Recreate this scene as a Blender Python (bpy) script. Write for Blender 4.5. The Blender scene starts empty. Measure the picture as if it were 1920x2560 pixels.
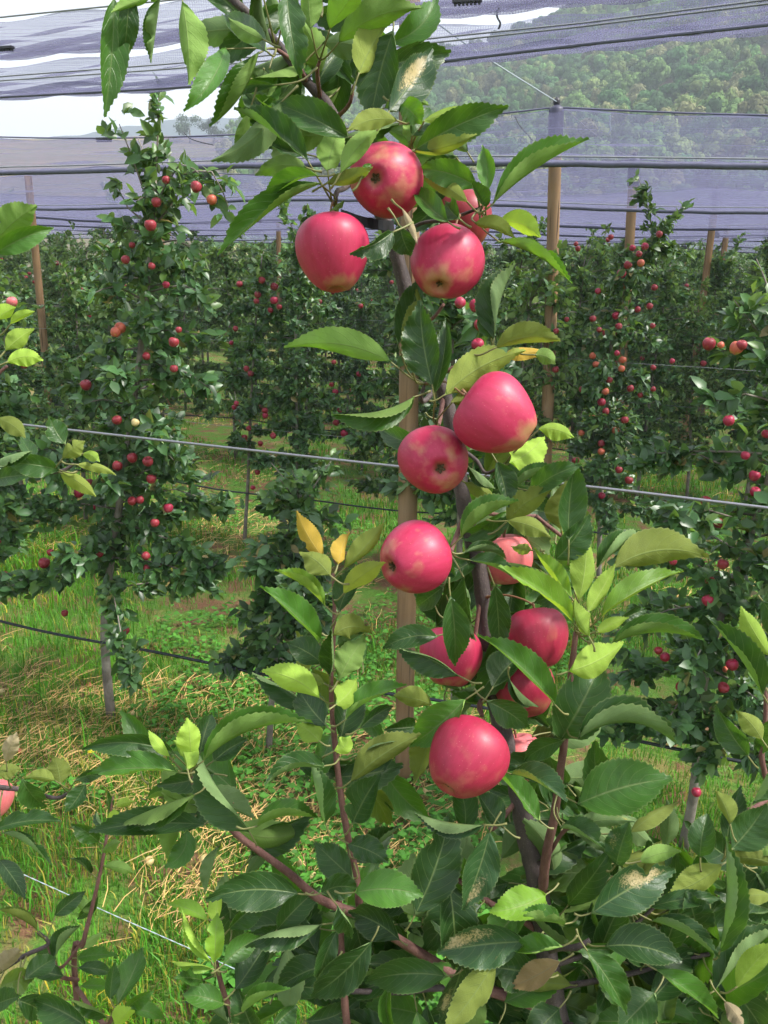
import bpy, math, random
import numpy as np
from mathutils import Vector, Matrix

random.seed(7)
RNG = np.random.default_rng(11)
SC = bpy.context.scene
COL = SC.collection
PI = math.pi

# ------------------------------------------------------------------ camera
CAM_H = 3.0
PITCH, ROLL = math.radians(16.67), math.radians(1.5)
FPX, CX, CY = 2071.0, 960.0, 1280.0          # focal length and centre in photo pixels (1920x2560)
CAMP = np.array([0.0, 0.0, CAM_H])
FW = np.array([0, math.cos(PITCH), -math.sin(PITCH)])
_U0 = np.array([0, math.sin(PITCH), math.cos(PITCH)]); _R0 = np.array([1.0, 0, 0])
RT = _R0 * math.cos(ROLL) + _U0 * math.sin(ROLL)
UP = -_R0 * math.sin(ROLL) + _U0 * math.cos(ROLL)
cam_data = bpy.data.cameras.new("camera"); cam = bpy.data.objects.new("camera", cam_data); COL.objects.link(cam)
cam_data.sensor_fit = 'VERTICAL'; cam_data.sensor_height = 36.0; cam_data.sensor_width = 27.0
cam_data.lens = 36.0 * FPX / 2560.0
cam_data.clip_start = 0.02; cam_data.clip_end = 8000
M = Matrix.Identity(4)
for i in range(3):
    M[i][0] = RT[i]; M[i][1] = UP[i]; M[i][2] = -FW[i]; M[i][3] = CAMP[i]
cam.matrix_world = M
cam_data.dof.use_dof = False
SC.camera = cam

# ------------------------------------------------------------------ world: bright, thinly overcast sky
SUN_EL, SUN_AZ = math.radians(50), math.radians(104)       # azimuth clockwise from +Y
world = bpy.data.worlds.new("World"); SC.world = world; world.use_nodes = True
wn = world.node_tree; wn.nodes.clear()
wo = wn.nodes.new('ShaderNodeOutputWorld'); wb = wn.nodes.new('ShaderNodeBackground')
sky = wn.nodes.new('ShaderNodeTexSky'); sky.sky_type = 'NISHITA'; sky.sun_disc = False
sky.sun_elevation = SUN_EL; sky.sun_rotation = SUN_AZ; sky.dust_density = 4.0; sky.air_density = 1.0
mul = wn.nodes.new('ShaderNodeVectorMath'); mul.operation = 'SCALE'; mul.inputs['Scale'].default_value = 0.10
cloud = wn.nodes.new('ShaderNodeMix'); cloud.data_type = 'RGBA'; cloud.inputs['Factor'].default_value = 0.8
cloud.inputs['B'].default_value = (1.08, 1.12, 1.20, 1)    # the cloud veil
wn.links.new(sky.outputs[0], mul.inputs[0]); wn.links.new(mul.outputs[0], cloud.inputs['A'])
wn.links.new(cloud.outputs['Result'], wb.inputs['Color']); wb.inputs['Strength'].default_value = 0.88
wn.links.new(wb.outputs[0], wo.inputs[0])
sun_d = bpy.data.lights.new("sun", 'SUN'); sun = bpy.data.objects.new("sun", sun_d); COL.objects.link(sun)
sun_d.energy = 5.0; sun_d.angle = math.radians(9); sun_d.color = (1.0, 0.96, 0.88)
_sd = Vector((math.cos(SUN_EL) * math.sin(SUN_AZ), math.cos(SUN_EL) * math.cos(SUN_AZ), math.sin(SUN_EL)))
sun.rotation_euler = _sd.to_track_quat('Z', 'Y').to_euler()

# ------------------------------------------------------------------ exposure and render
vs = SC.view_settings; vs.view_transform = 'Standard'; vs.look = 'None'; vs.exposure = 0.72; vs.gamma = 1.0; vs.use_curve_mapping = False
SC.render.engine = 'CYCLES'
cy = SC.cycles
cy.use_denoising = True
try: cy.denoiser = 'OPENIMAGEDENOISE'
except Exception: pass
cy.use_adaptive_sampling = True; cy.adaptive_threshold = .03
cy.max_bounces = 5; cy.diffuse_bounces = 2; cy.glossy_bounces = 1; cy.transmission_bounces = 3; cy.transparent_max_bounces = 14; cy.volume_bounces = 0
cy.caustics_reflective = False; cy.caustics_refractive = False

# ------------------------------------------------------------------ geometry helpers
def ray(px, py): return FW + RT * ((px - CX) / FPX) + UP * ((CY - py) / FPX)
def at(px, py, depth): return CAMP + ray(px, py) * depth
def proj(p):
    q = np.asarray(p, float) - CAMP; z = q @ FW
    return CX + FPX * (q @ RT) / z, CY - FPX * (q @ UP) / z, z
ROWA = math.radians(18.3)
RU = np.array([math.cos(ROWA), -math.sin(ROWA), 0.0])       # along the tree rows, to the right
RN = np.array([math.sin(ROWA), math.cos(ROWA), 0.0])        # across the rows, away from the camera
D0, DS = 4.15, 3.65
def rowD(k): return D0 + (k - 2) * DS
def on_row(px, py, k, off=0.0):
    d = ray(px, py); return CAMP + d * ((rowD(k) + off) / (d @ RN))
def on_z(px, py, z):
    d = ray(px, py); return CAMP + d * ((z - CAM_H) / d[2])
def row_ground(px, k, z=0.0):
    lo, hi = -60.0, 60.0
    for _ in range(60):
        m = (lo + hi) / 2; p = RN * rowD(k) + RU * m + np.array([0, 0, z])
        q = p - CAMP; zz = q @ FW
        x = CX + FPX * (q @ RT) / zz if zz > .05 else -1e9
        if x < px: lo = m
        else: hi = m
    return RN * rowD(k) + RU * lo + np.array([0, 0, z])

def norm(v): return v / (np.linalg.norm(v) + 1e-12)
def resample(pts, rad, n):
    pts = np.asarray(pts, float); rad = np.asarray(rad, float); m = len(pts)
    if m == 2:
        t = np.linspace(0, 1, n)[:, None]; return pts[0] * (1 - t) + pts[1] * t, np.interp(np.linspace(0, 1, n), [0, 1], rad)
    P = np.vstack([2 * pts[0] - pts[1], pts, 2 * pts[-1] - pts[-2]])
    out = []; ro = []
    for tt in np.linspace(0, m - 1 - 1e-9, n):
        i = int(tt); f = tt - i
        p0, p1, p2, p3 = P[i], P[i + 1], P[i + 2], P[i + 3]
        out.append(.5 * ((2 * p1) + (-p0 + p2) * f + (2 * p0 - 5 * p1 + 4 * p2 - p3) * f * f + (-p0 + 3 * p1 - 3 * p2 + p3) * f ** 3))
        ro.append(rad[i] * (1 - f) + rad[i + 1] * f)
    return np.array(out), np.array(ro)
class MB:
    """collects triangles and quads of one mesh"""
    def __init__(s): s.v = []; s.f = []; s.m = []; s.uv = []
    def add(s, v, f, mat=0, uv=None):
        o = len(s.v); s.v.extend([tuple(map(float, p)) for p in v])
        s.uv.extend(uv if uv is not None else [(0.5, 0.5)] * len(v))
        for q in f: s.f.append(tuple(i + o for i in q)); s.m.append(mat)
    def tube(s, pts, rad, n=None, k=6, mat=0, rough=0.0, cap=True):
        if np.isscalar(rad): rad = [rad] * len(pts)
        n = n or max(2, (len(pts) - 1) * 5 + 1) if len(pts) > 2 else (n or 2)
        P, R = resample(pts, rad, n)
        T = np.gradient(P, axis=0); ref = np.array([0.3, 0.2, 1.0]) if abs(norm(T[0])[2]) < .9 else np.array([1.0, .1, 0])
        a = norm(np.cross(T[0], ref)); v = []; uv = []
        L = 0.0
        for i in range(n):
            t = norm(T[i]); a = norm(a - t * (a @ t)); b = np.cross(t, a)
            if i: L += np.linalg.norm(P[i] - P[i - 1])
            for j in range(k):
                th = 2 * PI * j / k; r = R[i] * (1 + rough * math.sin(i * 12.9 + j * 78.2 + i * j))
                v.append(P[i] + (a * math.cos(th) + b * math.sin(th)) * r); uv.append((j / k, L))
        f = []
        for i in range(n - 1):
            for j in range(k):
                j2 = (j + 1) % k; f.append((i * k + j, i * k + j2, (i + 1) * k + j2, (i + 1) * k + j))
        if cap: f.append(tuple(range(k))[::-1]); f.append(tuple((n - 1) * k + j for j in range(k)))
        s.add(v, f, mat, uv)
    def box(s, c, ax, ay, az, mat=0):
        c = np.asarray(c, float); v = [c + ax * i + ay * j + az * l for l in (-1, 1) for j in (-1, 1) for i in (-1, 1)]
        s.add(v, [(0, 2, 3, 1), (4, 5, 7, 6), (0, 1, 5, 4), (2, 6, 7, 3), (0, 4, 6, 2), (1, 3, 7, 5)], mat)
def link(name, me, mats, parent=None, origin=(0, 0, 0)):
    ob = bpy.data.objects.new(name, me); COL.objects.link(ob)
    for m in (mats if isinstance(mats, (list, tuple)) else [mats]): me.materials.append(m)
    o = np.asarray(origin, float)
    if parent is not None:
        ob.parent = parent; o = o - np.array(parent.get('_w', (0, 0, 0)))
    ob.location = tuple(o); ob['_w'] = tuple(map(float, np.asarray(origin, float)))
    return ob
def build(mb, name, mats, parent=None, smooth=True, origin=None):
    V = np.array(mb.v); origin = V[0].copy() if origin is None else np.asarray(origin, float)
    me = bpy.data.meshes.new(name); me.from_pydata([tuple(p) for p in (V - origin)], [], mb.f)
    uvl = me.uv_layers.new(name="UVMap"); idx = np.empty(len(me.loops), int); me.loops.foreach_get('vertex_index', idx)
    uvl.data.foreach_set('uv', np.array(mb.uv, np.float32)[idx].ravel())
    me.polygons.foreach_set('material_index', np.array(mb.m, np.int32))
    if smooth: me.polygons.foreach_set('use_smooth', np.ones(len(me.polygons), bool))
    ob = link(name, me, mats, parent, origin); me.update(); return ob
def tri_mesh(name, V, F, tint=None, smooth=False):
    me = bpy.data.meshes.new(name); V = np.ascontiguousarray(V, np.float32); F = np.ascontiguousarray(F, np.int32)
    me.vertices.add(len(V)); me.vertices.foreach_set('co', V.ravel())
    me.loops.add(F.size); me.loops.foreach_set('vertex_index', F.ravel())
    me.polygons.add(len(F)); me.polygons.foreach_set('loop_start', np.arange(0, F.size, 3, dtype=np.int32)); me.polygons.foreach_set('loop_total', np.full(len(F), 3, np.int32))
    if smooth: me.polygons.foreach_set('use_smooth', np.ones(len(F), bool))
    if tint is not None:
        a = me.attributes.new('tint', 'FLOAT_COLOR', 'POINT'); c = np.ones((len(V), 4), np.float32); c[:, :3] = tint; a.data.foreach_set('color', c.ravel())
    me.update(); me.validate(); return me
def thing(name, label, cat, loc=(0, 0, 0), group=None):
    o = bpy.data.objects.new(name, None); COL.objects.link(o); o.location = tuple(map(float, loc)); o['_w'] = tuple(map(float, loc))
    o.empty_display_size = .1
    return tag(o, label, cat, group)
def tag(o, label, cat, group=None):
    o['label'] = label; o['category'] = cat
    if group: o['group'] = group
    return o
def struct(o): o['kind'] = 'structure'; return o
def stuff(o): o['kind'] = 'stuff'; return o

# ------------------------------------------------------------------ materials
class NT:
    def __init__(s, name):
        s.m = bpy.data.materials.new(name); s.m.use_nodes = True; s.t = s.m.node_tree; s.t.nodes.clear(); s.out = s.n('ShaderNodeOutputMaterial')
    def n(s, typ, **kw):
        x = s.t.nodes.new(typ)
        for k, v in kw.items(): setattr(x, k, v)
        return x
    def l(s, a, b): s.t.links.new(a, b)
    def put(s, v, sock):
        if isinstance(v, bpy.types.NodeSocket): s.l(v, sock)
        else:
            if isinstance(v, (tuple, list)) and len(v) == 3 and sock.type == 'RGBA': v = (*v, 1)
            sock.default_value = v
    def math(s, op, a, b=0.0, c=0.0, clamp=False):
        x = s.n('ShaderNodeMath', operation=op); x.use_clamp = clamp
        for i, v in enumerate((a, b, c)): s.put(v, x.inputs[i])
        return x.outputs[0]
    def mix(s, f, a, b, mode='MIX'):
        x = s.n('ShaderNodeMix', data_type='RGBA', blend_type=mode); x.clamp_factor = True
        s.put(f, x.inputs['Factor']); s.put(a, x.inputs['A']); s.put(b, x.inputs['B']); return x.outputs['Result']
    def ramp(s, f, pts):
        x = s.n('ShaderNodeMapRange'); s.put(f, x.inputs[0]); x.inputs[1].default_value = pts[0]; x.inputs[2].default_value = pts[1]; x.inputs[3].default_value = 0; x.inputs[4].default_value = 1; return x.outputs[0]
    def noise(s, scale, vec=None, detail=3.0, rough=.55, dim='3D'):
        x = s.n('ShaderNodeTexNoise'); x.inputs['Scale'].default_value = scale; x.inputs['Detail'].default_value = detail; x.inputs['Roughness'].default_value = rough
        if vec is not None: s.l(vec, x.inputs['Vector'])
        return x.outputs['Fac']
    def coord(s, w='Object'): return s.n('ShaderNodeTexCoord').outputs[w]
    def xyz(s, v):
        x = s.n('ShaderNodeSeparateXYZ'); s.l(v, x.inputs[0]); return x.outputs
    def vmul(s, v, m):
        x = s.n('ShaderNodeVectorMath', operation='MULTIPLY'); s.l(v, x.inputs[0]); x.inputs[1].default_value = m; return x.outputs[0]
    def vadd(s, v, w):
        x = s.n('ShaderNodeVectorMath', operation='ADD'); s.l(v, x.inputs[0]); s.put(w, x.inputs[1]); return x.outputs[0]
    def bump(s, h, strength=.3, dist=.01):
        x = s.n('ShaderNodeBump'); x.inputs['Strength'].default_value = strength; x.inputs['Distance'].default_value = dist; s.l(h, x.inputs['Height']); return x.outputs[0]
    def principled(s, col, rough=.5, spec=.5, bump=None, metal=0.0, coat=0.0):
        x = s.n('ShaderNodeBsdfPrincipled'); s.put(col, x.inputs['Base Color']); s.put(rough, x.inputs['Roughness']); s.put(spec, x.inputs['Specular IOR Level'])
        x.inputs['Metallic'].default_value = metal; x.inputs['Coat Weight'].default_value = coat; x.inputs['Coat Roughness'].default_value = .3
        if bump is not None: s.l(bump, x.inputs['Normal'])
        return x.outputs[0]
    def mixs(s, f, a, b):
        x = s.n('ShaderNodeMixShader'); s.put(f, x.inputs[0]); s.l(a, x.inputs[1]); s.l(b, x.inputs[2]); return x.outputs[0]
    def done(s, sh): s.l(sh, s.out.inputs[0]); return s.m

def leaf_mat(name, front, back, trans, tw=.3, spot=0.0, spotcol=(.55, .38, .08), rough=.36, vein=(.16, .22, .08)):
    t = NT(name); uv = t.coord('UV'); u, v, _ = t.xyz(uv)
    rnd = t.n('ShaderNodeObjectInfo').outputs['Random']; oc = t.coord('Object')
    ua = t.math('ABSOLUTE', t.math('MULTIPLY_ADD', u, 2.0, -1.0))
    mid = t.math('SUBTRACT', 1.0, t.ramp(ua, (.012, .06)))
    vv = t.math('MULTIPLY_ADD', t.math('POWER', ua, 1.25), -.24, v)
    wob = t.math('MULTIPLY', t.math('SUBTRACT', t.noise(30, oc, 1), .5), .05)
    fr = t.math('FRACT', t.math('MULTIPLY', t.math('ADD', vv, wob), 8.5))
    side = t.math('ABSOLUTE', t.math('SUBTRACT', fr, .5)); line = t.ramp(side, (.43, .5))
    line = t.math('MULTIPLY', line, t.math('SUBTRACT', 1.0, t.ramp(ua, (.75, 1.0))))
    vo = t.n('ShaderNodeTexVoronoi', feature='DISTANCE_TO_EDGE'); vo.inputs['Scale'].default_value = 420; t.l(oc, vo.inputs['Vector'])
    cell = t.math('SUBTRACT', 1.0, t.ramp(vo.outputs['Distance'], (.0, .25)))
    veins = t.math('MAXIMUM', mid, t.math('MULTIPLY', line, .55))
    nz = t.noise(38, oc, 4)
    var = t.math('ADD', t.math('MULTIPLY', nz, .7), t.math('MULTIPLY_ADD', rnd, .6, .35))
    def scaled(c):
        x = t.n('ShaderNodeVectorMath', operation='SCALE'); x.inputs[0].default_value = c; t.l(var, x.inputs['Scale']); return x.outputs[0]
    cf = t.mix(t.math('MULTIPLY', rnd, .35), scaled(front), scaled((front[0] * 1.5, front[1] * 1.15, front[2] * .8)))
    cf = t.mix(t.math('MULTIPLY', veins, .75), cf, vein)
    cb = t.mix(t.math('MULTIPLY', veins, .5), scaled(back), (vein[0] * 1.3, vein[1] * 1.25, vein[2] * 1.2))
    # faint dust and little scars
    dust = t.ramp(t.noise(160, oc, 4, .7), (.62, .8)); cf = t.mix(t.math('MULTIPLY', dust, .05), cf, (.28, .30, .22))
    if spot > 0:
        cxy = t.n('ShaderNodeCombineXYZ'); t.l(t.math('MULTIPLY', rnd, 9.0), cxy.inputs[0]); d = t.noise(30, t.vadd(oc, cxy.outputs[0]), 3); fine = t.noise(420, oc, 3, .8)
        ctr = t.math('ADD', t.math('POWER', t.math('MULTIPLY', t.math('SUBTRACT', u, t.math('MULTIPLY_ADD', t.math('FRACT', t.math('MULTIPLY', rnd, 17.3)), .5, .25)), 1.3), 2.0), t.math('POWER', t.math('MULTIPLY', t.math('SUBTRACT', v, t.math('MULTIPLY_ADD', t.math('FRACT', t.math('MULTIPLY', rnd, 31.7)), .55, .3)), 1.0), 2.0))
        k = t.math('SUBTRACT', t.math('MULTIPLY_ADD', d, .75, t.math('MULTIPLY_ADD', t.math('FRACT', t.math('MULTIPLY', rnd, 7.7)), .22, -.22)), t.math('MULTIPLY', ctr, 2.6))
        k = t.math('ADD', k, t.math('MULTIPLY', t.math('SUBTRACT', fine, .5), .9)); k = t.ramp(k, (.12, .34))
        cf = t.mix(k, cf, t.mix(d, spotcol, (.42, .38, .28))); cb = t.mix(t.math('MULTIPLY', k, .6), cb, spotcol)
    rim = t.ramp(ua, (.93, 1.0)); cf = t.mix(t.math('MULTIPLY', rim, .55), cf, (.20, .25, .10)); cb = t.mix(t.math('MULTIPLY', rim, .4), cb, (.28, .32, .14))
    bf = t.n('ShaderNodeNewGeometry').outputs['Backfacing']
    col = t.mix(bf, cf, cb)
    h = t.math('ADD', t.math('MULTIPLY', veins, -1.0), t.math('ADD', t.math('MULTIPLY', cell, -.15), t.math('MULTIPLY', nz, .8)))
    bp = t.bump(h, .4, .0014)
    ro = t.math('MULTIPLY_ADD', bf, .30, t.math('MULTIPLY_ADD', nz, .22, rough - .08))
    sp = t.math('MULTIPLY_ADD', bf, -.22, .36)
    p = t.principled(col, ro, sp, bp)
    tr = t.n('ShaderNodeBsdfTranslucent'); t.put(t.mix(t.math('MULTIPLY', veins, .5), scaled(trans), (trans[0] * .5, trans[1] * .5, trans[2] * .5)), tr.inputs[0])
    return t.done(t.mixs(tw, p, tr.outputs[0]))

LEAF = [
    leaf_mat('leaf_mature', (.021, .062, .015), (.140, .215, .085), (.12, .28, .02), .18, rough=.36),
    leaf_mat('leaf_green', (.042, .124, .019), (.175, .280, .070), (.18, .40, .02), .24, rough=.38),
    leaf_mat('leaf_young', (.150, .310, .035), (.280, .420, .070), (.46, .66, .04), .34, rough=.44, vein=(.30, .40, .12)),
    leaf_mat('leaf_olive', (.050, .110, .020), (.180, .225, .050), (.30, .38, .03), .28, rough=.44),
    leaf_mat('leaf_scorched', (.020, .060, .020), (.130, .200, .08), (.12, .26, .03), .16, spot=1.0, rough=.38),
    leaf_mat('leaf_dry', (.27, .20, .10), (.34, .28, .17), (.3, .22, .1), .2, rough=.7, vein=(.3, .25, .15)),
    leaf_mat('leaf_amber', (.20, .20, .035), (.40, .27, .050), (.55, .40, .03), .32, rough=.5, vein=(.4, .33, .12)),
]
def crown_mat(name, front, back, trans, tw=.28, rough=.4):
    t = NT(name); a = t.n('ShaderNodeAttribute', attribute_name='tint'); r, g, b = t.xyz(a.outputs['Vector'])
    rnd = t.n('ShaderNodeObjectInfo').outputs['Random']
    sc = t.math('MULTIPLY', r, t.math('MULTIPLY_ADD', rnd, .3, .85))
    def scaled(c):
        x = t.n('ShaderNodeVectorMath', operation='SCALE'); x.inputs[0].default_value = c; t.l(sc, x.inputs['Scale']); return x.outputs[0]
    young = (.10, .19, .035)
    cf = t.mix(g, scaled(front), young); cb = t.mix(g, scaled(back), (.19, .27, .08))
    cf = t.mix(b, cf, (.26, .19, .07)); cb = t.mix(b, cb, (.30, .24, .10))
    bf = t.n('ShaderNodeNewGeometry').outputs['Backfacing']
    p = t.principled(t.mix(bf, cf, cb), t.math('MULTIPLY_ADD', bf, .3, rough), .5)
    tr = t.n('ShaderNodeBsdfTranslucent'); t.put(scaled(trans), tr.inputs[0])
    return t.done(t.mixs(tw, p, tr.outputs[0]))
M_CROWN = crown_mat('orchard_foliage', (.042, .100, .034), (.17, .235, .10), (.18, .32, .04), .24, rough=.40)
def bark_mat(name, a, b, pale=None, scale=40):
    t = NT(name); oc = t.coord('Object'); n1 = t.noise(scale, t.vmul(oc, (1, 1, .35)), 5, .65); n2 = t.noise(scale * 5, oc, 3)
    col = t.mix(t.ramp(n1, (.3, .7)), a, b)
    if pale: col = t.mix(t.math('MULTIPLY', t.ramp(t.noise(scale * .35, oc, 3), (.48, .66)), .7), col, pale)
    vo = t.n('ShaderNodeTexVoronoi'); vo.inputs['Scale'].default_value = scale * 6; t.l(oc, vo.inputs['Vector'])
    dot = t.math('SUBTRACT', 1.0, t.ramp(vo.outputs['Distance'], (.08, .2))); col = t.mix(t.math('MULTIPLY', dot, .35), col, (.42, .36, .3))
    h = t.math('ADD', n1, t.math('MULTIPLY', n2, .4))
    return t.done(t.principled(col, .72, .3, t.bump(h, .5, .004)))
M_TRUNK = bark_mat('young_trunk_bark', (.045, .035, .036), (.105, .080, .078), scale=60)
M_TWIG = bark_mat('shoot_bark', (.10, .045, .040), (.21, .105, .088), scale=90)
M_TRUNK_FAR = bark_mat('grey_orchard_bark', (.10, .085, .070), (.21, .18, .15), (.32, .29, .25), scale=22)
def simple(name, col, rough=.6, spec=.4, metal=0.0, var=.3, scale=30, bumpd=.002):
    t = NT(name); oc = t.coord('Object'); n = t.noise(scale, oc, 4)
    x = t.mix(n, tuple(c * (1 - var) for c in col), tuple(min(1, c * (1 + var)) for c in col))
    return t.done(t.principled(x, rough, spec, t.bump(n, .25, bumpd), metal))
M_PETIOLE = simple('petiole', (.17, .17, .06), .5, .4, var=.25)
M_STEM = simple('fruit_stem', (.20, .10, .05), .6)
def apple_mat(name, red, deep, ground, mixg=.5):
    t = NT(name); oc = t.coord('Object'); x, y, z = t.xyz(oc); rnd = t.n('ShaderNodeObjectInfo').outputs['Random']
    cv = t.n('ShaderNodeCombineXYZ'); t.l(t.math('MULTIPLY', rnd, 37.0), cv.inputs[0]); t.l(t.math('MULTIPLY', rnd, 11.0), cv.inputs[1])
    p = t.vadd(oc, cv.outputs[0])
    big = t.noise(1.3, p, 2); st = t.noise(7.0, t.vmul(p, (1, 1, .12)), 4, .6); fine = t.noise(26, t.vmul(p, (1, 1, .3)), 3, .6)
    col = t.mix(t.ramp(t.math('ADD', t.math('MULTIPLY', st, .65), t.math('ADD', t.math('MULTIPLY', big, .2), t.math('MULTIPLY', fine, .15))), (.25, .75)), deep, red)
    # yellow-green ground colour on the side the sun never reached and round the calyx end
    g = t.math('ADD', t.math('MULTIPLY', big, 1.0), t.math('MULTIPLY', z, -.22)); g = t.math('ADD', g, t.math('MULTIPLY', t.math('SUBTRACT', st, .5), .25))
    g = t.math('MULTIPLY', t.ramp(g, (.64, .96)), mixg)
    col = t.mix(g, col, ground)
    r2 = t.math('SQRT', t.math('ADD', t.math('MULTIPLY', x, x), t.math('MULTIPLY', y, y)))
    pit = t.math('MULTIPLY', t.math('SUBTRACT', 1.0, t.ramp(r2, (.05, .28))), t.math('LESS_THAN', z, 0.0))
    col = t.mix(t.math('MULTIPLY', pit, .75), col, (.20, .13, .035))
    vo = t.n('ShaderNodeTexVoronoi'); vo.inputs['Scale'].default_value = 11; t.l(p, vo.inputs['Vector'])
    dots = t.math('SUBTRACT', 1.0, t.ramp(vo.outputs['Distance'], (.05, .12))); col = t.mix(t.math('MULTIPLY', dots, t.math('MULTIPLY', t.noise(5, p, 2), .7)), col, (.75, .45, .36))
    scuff = t.math('MULTIPLY', t.ramp(t.noise(3.2, p, 5, .7), (.62, .74)), .18); col = t.mix(scuff, col, (.34, .10, .055))
    ro = t.math('MULTIPLY_ADD', fine, .16, .42)
    sh = t.principled(col, ro, .45, t.bump(t.noise(60, oc, 3), .06, .01), coat=.08)
    return t.done(sh)
M_APPLE = apple_mat('apple_skin', (.49, .027, .100), (.33, .010, .042), (.36, .28, .10), .75)
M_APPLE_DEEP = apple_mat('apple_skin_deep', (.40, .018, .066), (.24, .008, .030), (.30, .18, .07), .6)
M_APPLE_FAR = apple_mat('small_apple_skin', (.34, .030, .045), (.18, .012, .022), (.26, .17, .06), .8)
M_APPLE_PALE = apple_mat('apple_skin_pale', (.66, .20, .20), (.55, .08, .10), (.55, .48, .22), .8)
M_APPLE_ORANGE = apple_mat('apple_skin_orange', (.50, .13, .06), (.42, .07, .05), (.36, .33, .08), 1.0)
M_APPLE_OLD = apple_mat('fallen_apple_skin', (.58, .46, .22), (.50, .38, .16), (.40, .42, .14), .9)
M_CALYX = simple('calyx', (.085, .055, .028), .9)
def wood_mat(name, a, b):
    t = NT(name); oc = t.coord('Object'); n1 = t.noise(14, t.vmul(oc, (1, 1, .06)), 5, .6); n2 = t.noise(70, t.vmul(oc, (1, 1, .05)), 3)
    w = t.n('ShaderNodeTexWave', wave_type='RINGS'); w.inputs['Scale'].default_value = 6; w.inputs['Distortion'].default_value = 8; t.l(t.vmul(oc, (1, 1, .12)), w.inputs['Vector'])
    col = t.mix(t.ramp(t.math('ADD', t.math('MULTIPLY', n1, .6), t.math('MULTIPLY', n2, .4)), (.3, .68)), a, b)
    col = t.mix(t.math('MULTIPLY', w.outputs['Fac'], .25), col, tuple(c * .55 for c in a))
    kn = t.n('ShaderNodeTexVoronoi'); kn.inputs['Scale'].default_value = 4.5; t.l(t.vmul(oc, (1, 1, .45)), kn.inputs['Vector'])
    col = t.mix(t.math('SUBTRACT', 1.0, t.ramp(kn.outputs['Distance'], (.05, .13))), col, (.09, .05, .025))
    crack = t.ramp(t.noise(30, t.vmul(oc, (1, 1, .03)), 2), (.60, .68)); col = t.mix(t.math('MULTIPLY', t.ramp(t.noise(2.2, oc, 4), (.45, .7)), .35), col, (.22, .19, .16)); col = t.mix(t.math('MULTIPLY', crack, .8), col, (.05, .03, .02))
    return t.done(t.principled(col, .75, .25, t.bump(t.math('SUBTRACT', n2, crack), .5, .004)))
M_POST = wood_mat('post_wood', (.27, .155, .075), (.40, .25, .13))
M_POSTSHADE = wood_mat('shaded_post_wood', (.20, .115, .062), (.31, .19, .105))  # darker copy of the post wood: shade on the centre post put into its colour
M_PLASTIC = simple('black_plastic', (.025, .025, .032), .45, .5)
M_PIPE = simple('irrigation_pipe', (.018, .022, .032), .42, .5)
M_STEEL = simple('galvanised_wire', (.24, .24, .27), .42, .5, metal=.7, scale=200)
M_WIREFAR = simple('thin_wire', (.22, .23, .24), .5, .5, metal=.3)
M_CORD = simple('white_cord', (.36, .42, .46), .6, .3)
M_CABLE = simple('net_cable', (.10, .10, .16), .5, .4)
M_CAP = simple('post_cap', (.06, .06, .10), .5, .4)
M_TIE = simple('tree_tie', (.012, .012, .014), .5, .4)
def net_mat(name, alpha, col=(.27, .25, .42), grid=0.0):
    t = NT(name); uv = t.coord('UV'); u, v, _ = t.xyz(uv)
    fold = t.noise(1.0, t.vmul(uv, (.35, 46, 1)), 4, .7); bands = t.noise(1.0, t.vmul(uv, (.12, 9, 1)), 2)
    f = t.math('ADD', t.math('MULTIPLY', fold, .7), t.math('MULTIPLY', bands, .5))
    f = t.ramp(f, (.38, .82)); edge = t.math('MAXIMUM', t.ramp(v, (.955, .985)), t.math('SUBTRACT', 1.0, t.ramp(v, (.012, .04))))
    streak = t.ramp(t.noise(1.0, t.vmul(uv, (.25, 70, 1)), 2, .5), (.60, .70)); a = t.math('MULTIPLY_ADD', streak, .28, t.math('MULTIPLY_ADD', f, .30, alpha)); a = t.math('MAXIMUM', a, t.math('MULTIPLY', edge, .8))
    if grid > 0:
        gx = t.math('ABSOLUTE', t.math('SUBTRACT', t.math('FRACT', t.math('MULTIPLY', u, grid)), .5))
        gy = t.math('ABSOLUTE', t.math('SUBTRACT', t.math('FRACT', t.math('MULTIPLY', v, grid * .6)), .5))
        g = t.math('MAXIMUM', t.ramp(gx, (.28, .42)), t.ramp(gy, (.30, .44))); a = t.math('ADD', t.math('MULTIPLY', a, .80), t.math('MULTIPLY', g, .16))
    d = t.n('ShaderNodeBsdfDiffuse'); t.put((*col, 1), d.inputs[0]); tr = t.n('ShaderNodeBsdfTranslucent'); t.put((*col, 1), tr.inputs[0])
    th = t.n('ShaderNodeAddShader'); t.l(t.mixs(.45, d.outputs[0], tr.outputs[0]), th.inputs[0])
    ts = t.n('ShaderNodeBsdfTransparent'); th = t.mixs(.45, d.outputs[0], tr.outputs[0])
    return t.done(t.mixs(t.math('MINIMUM', a, .95), ts.outputs[0], th))
M_NET = net_mat('hail_net_mesh', .31, (.21, .21, .345))
M_NETNEAR = net_mat('hail_net_mesh_near', .46, (.22, .22, .355), 95.0)

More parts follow.
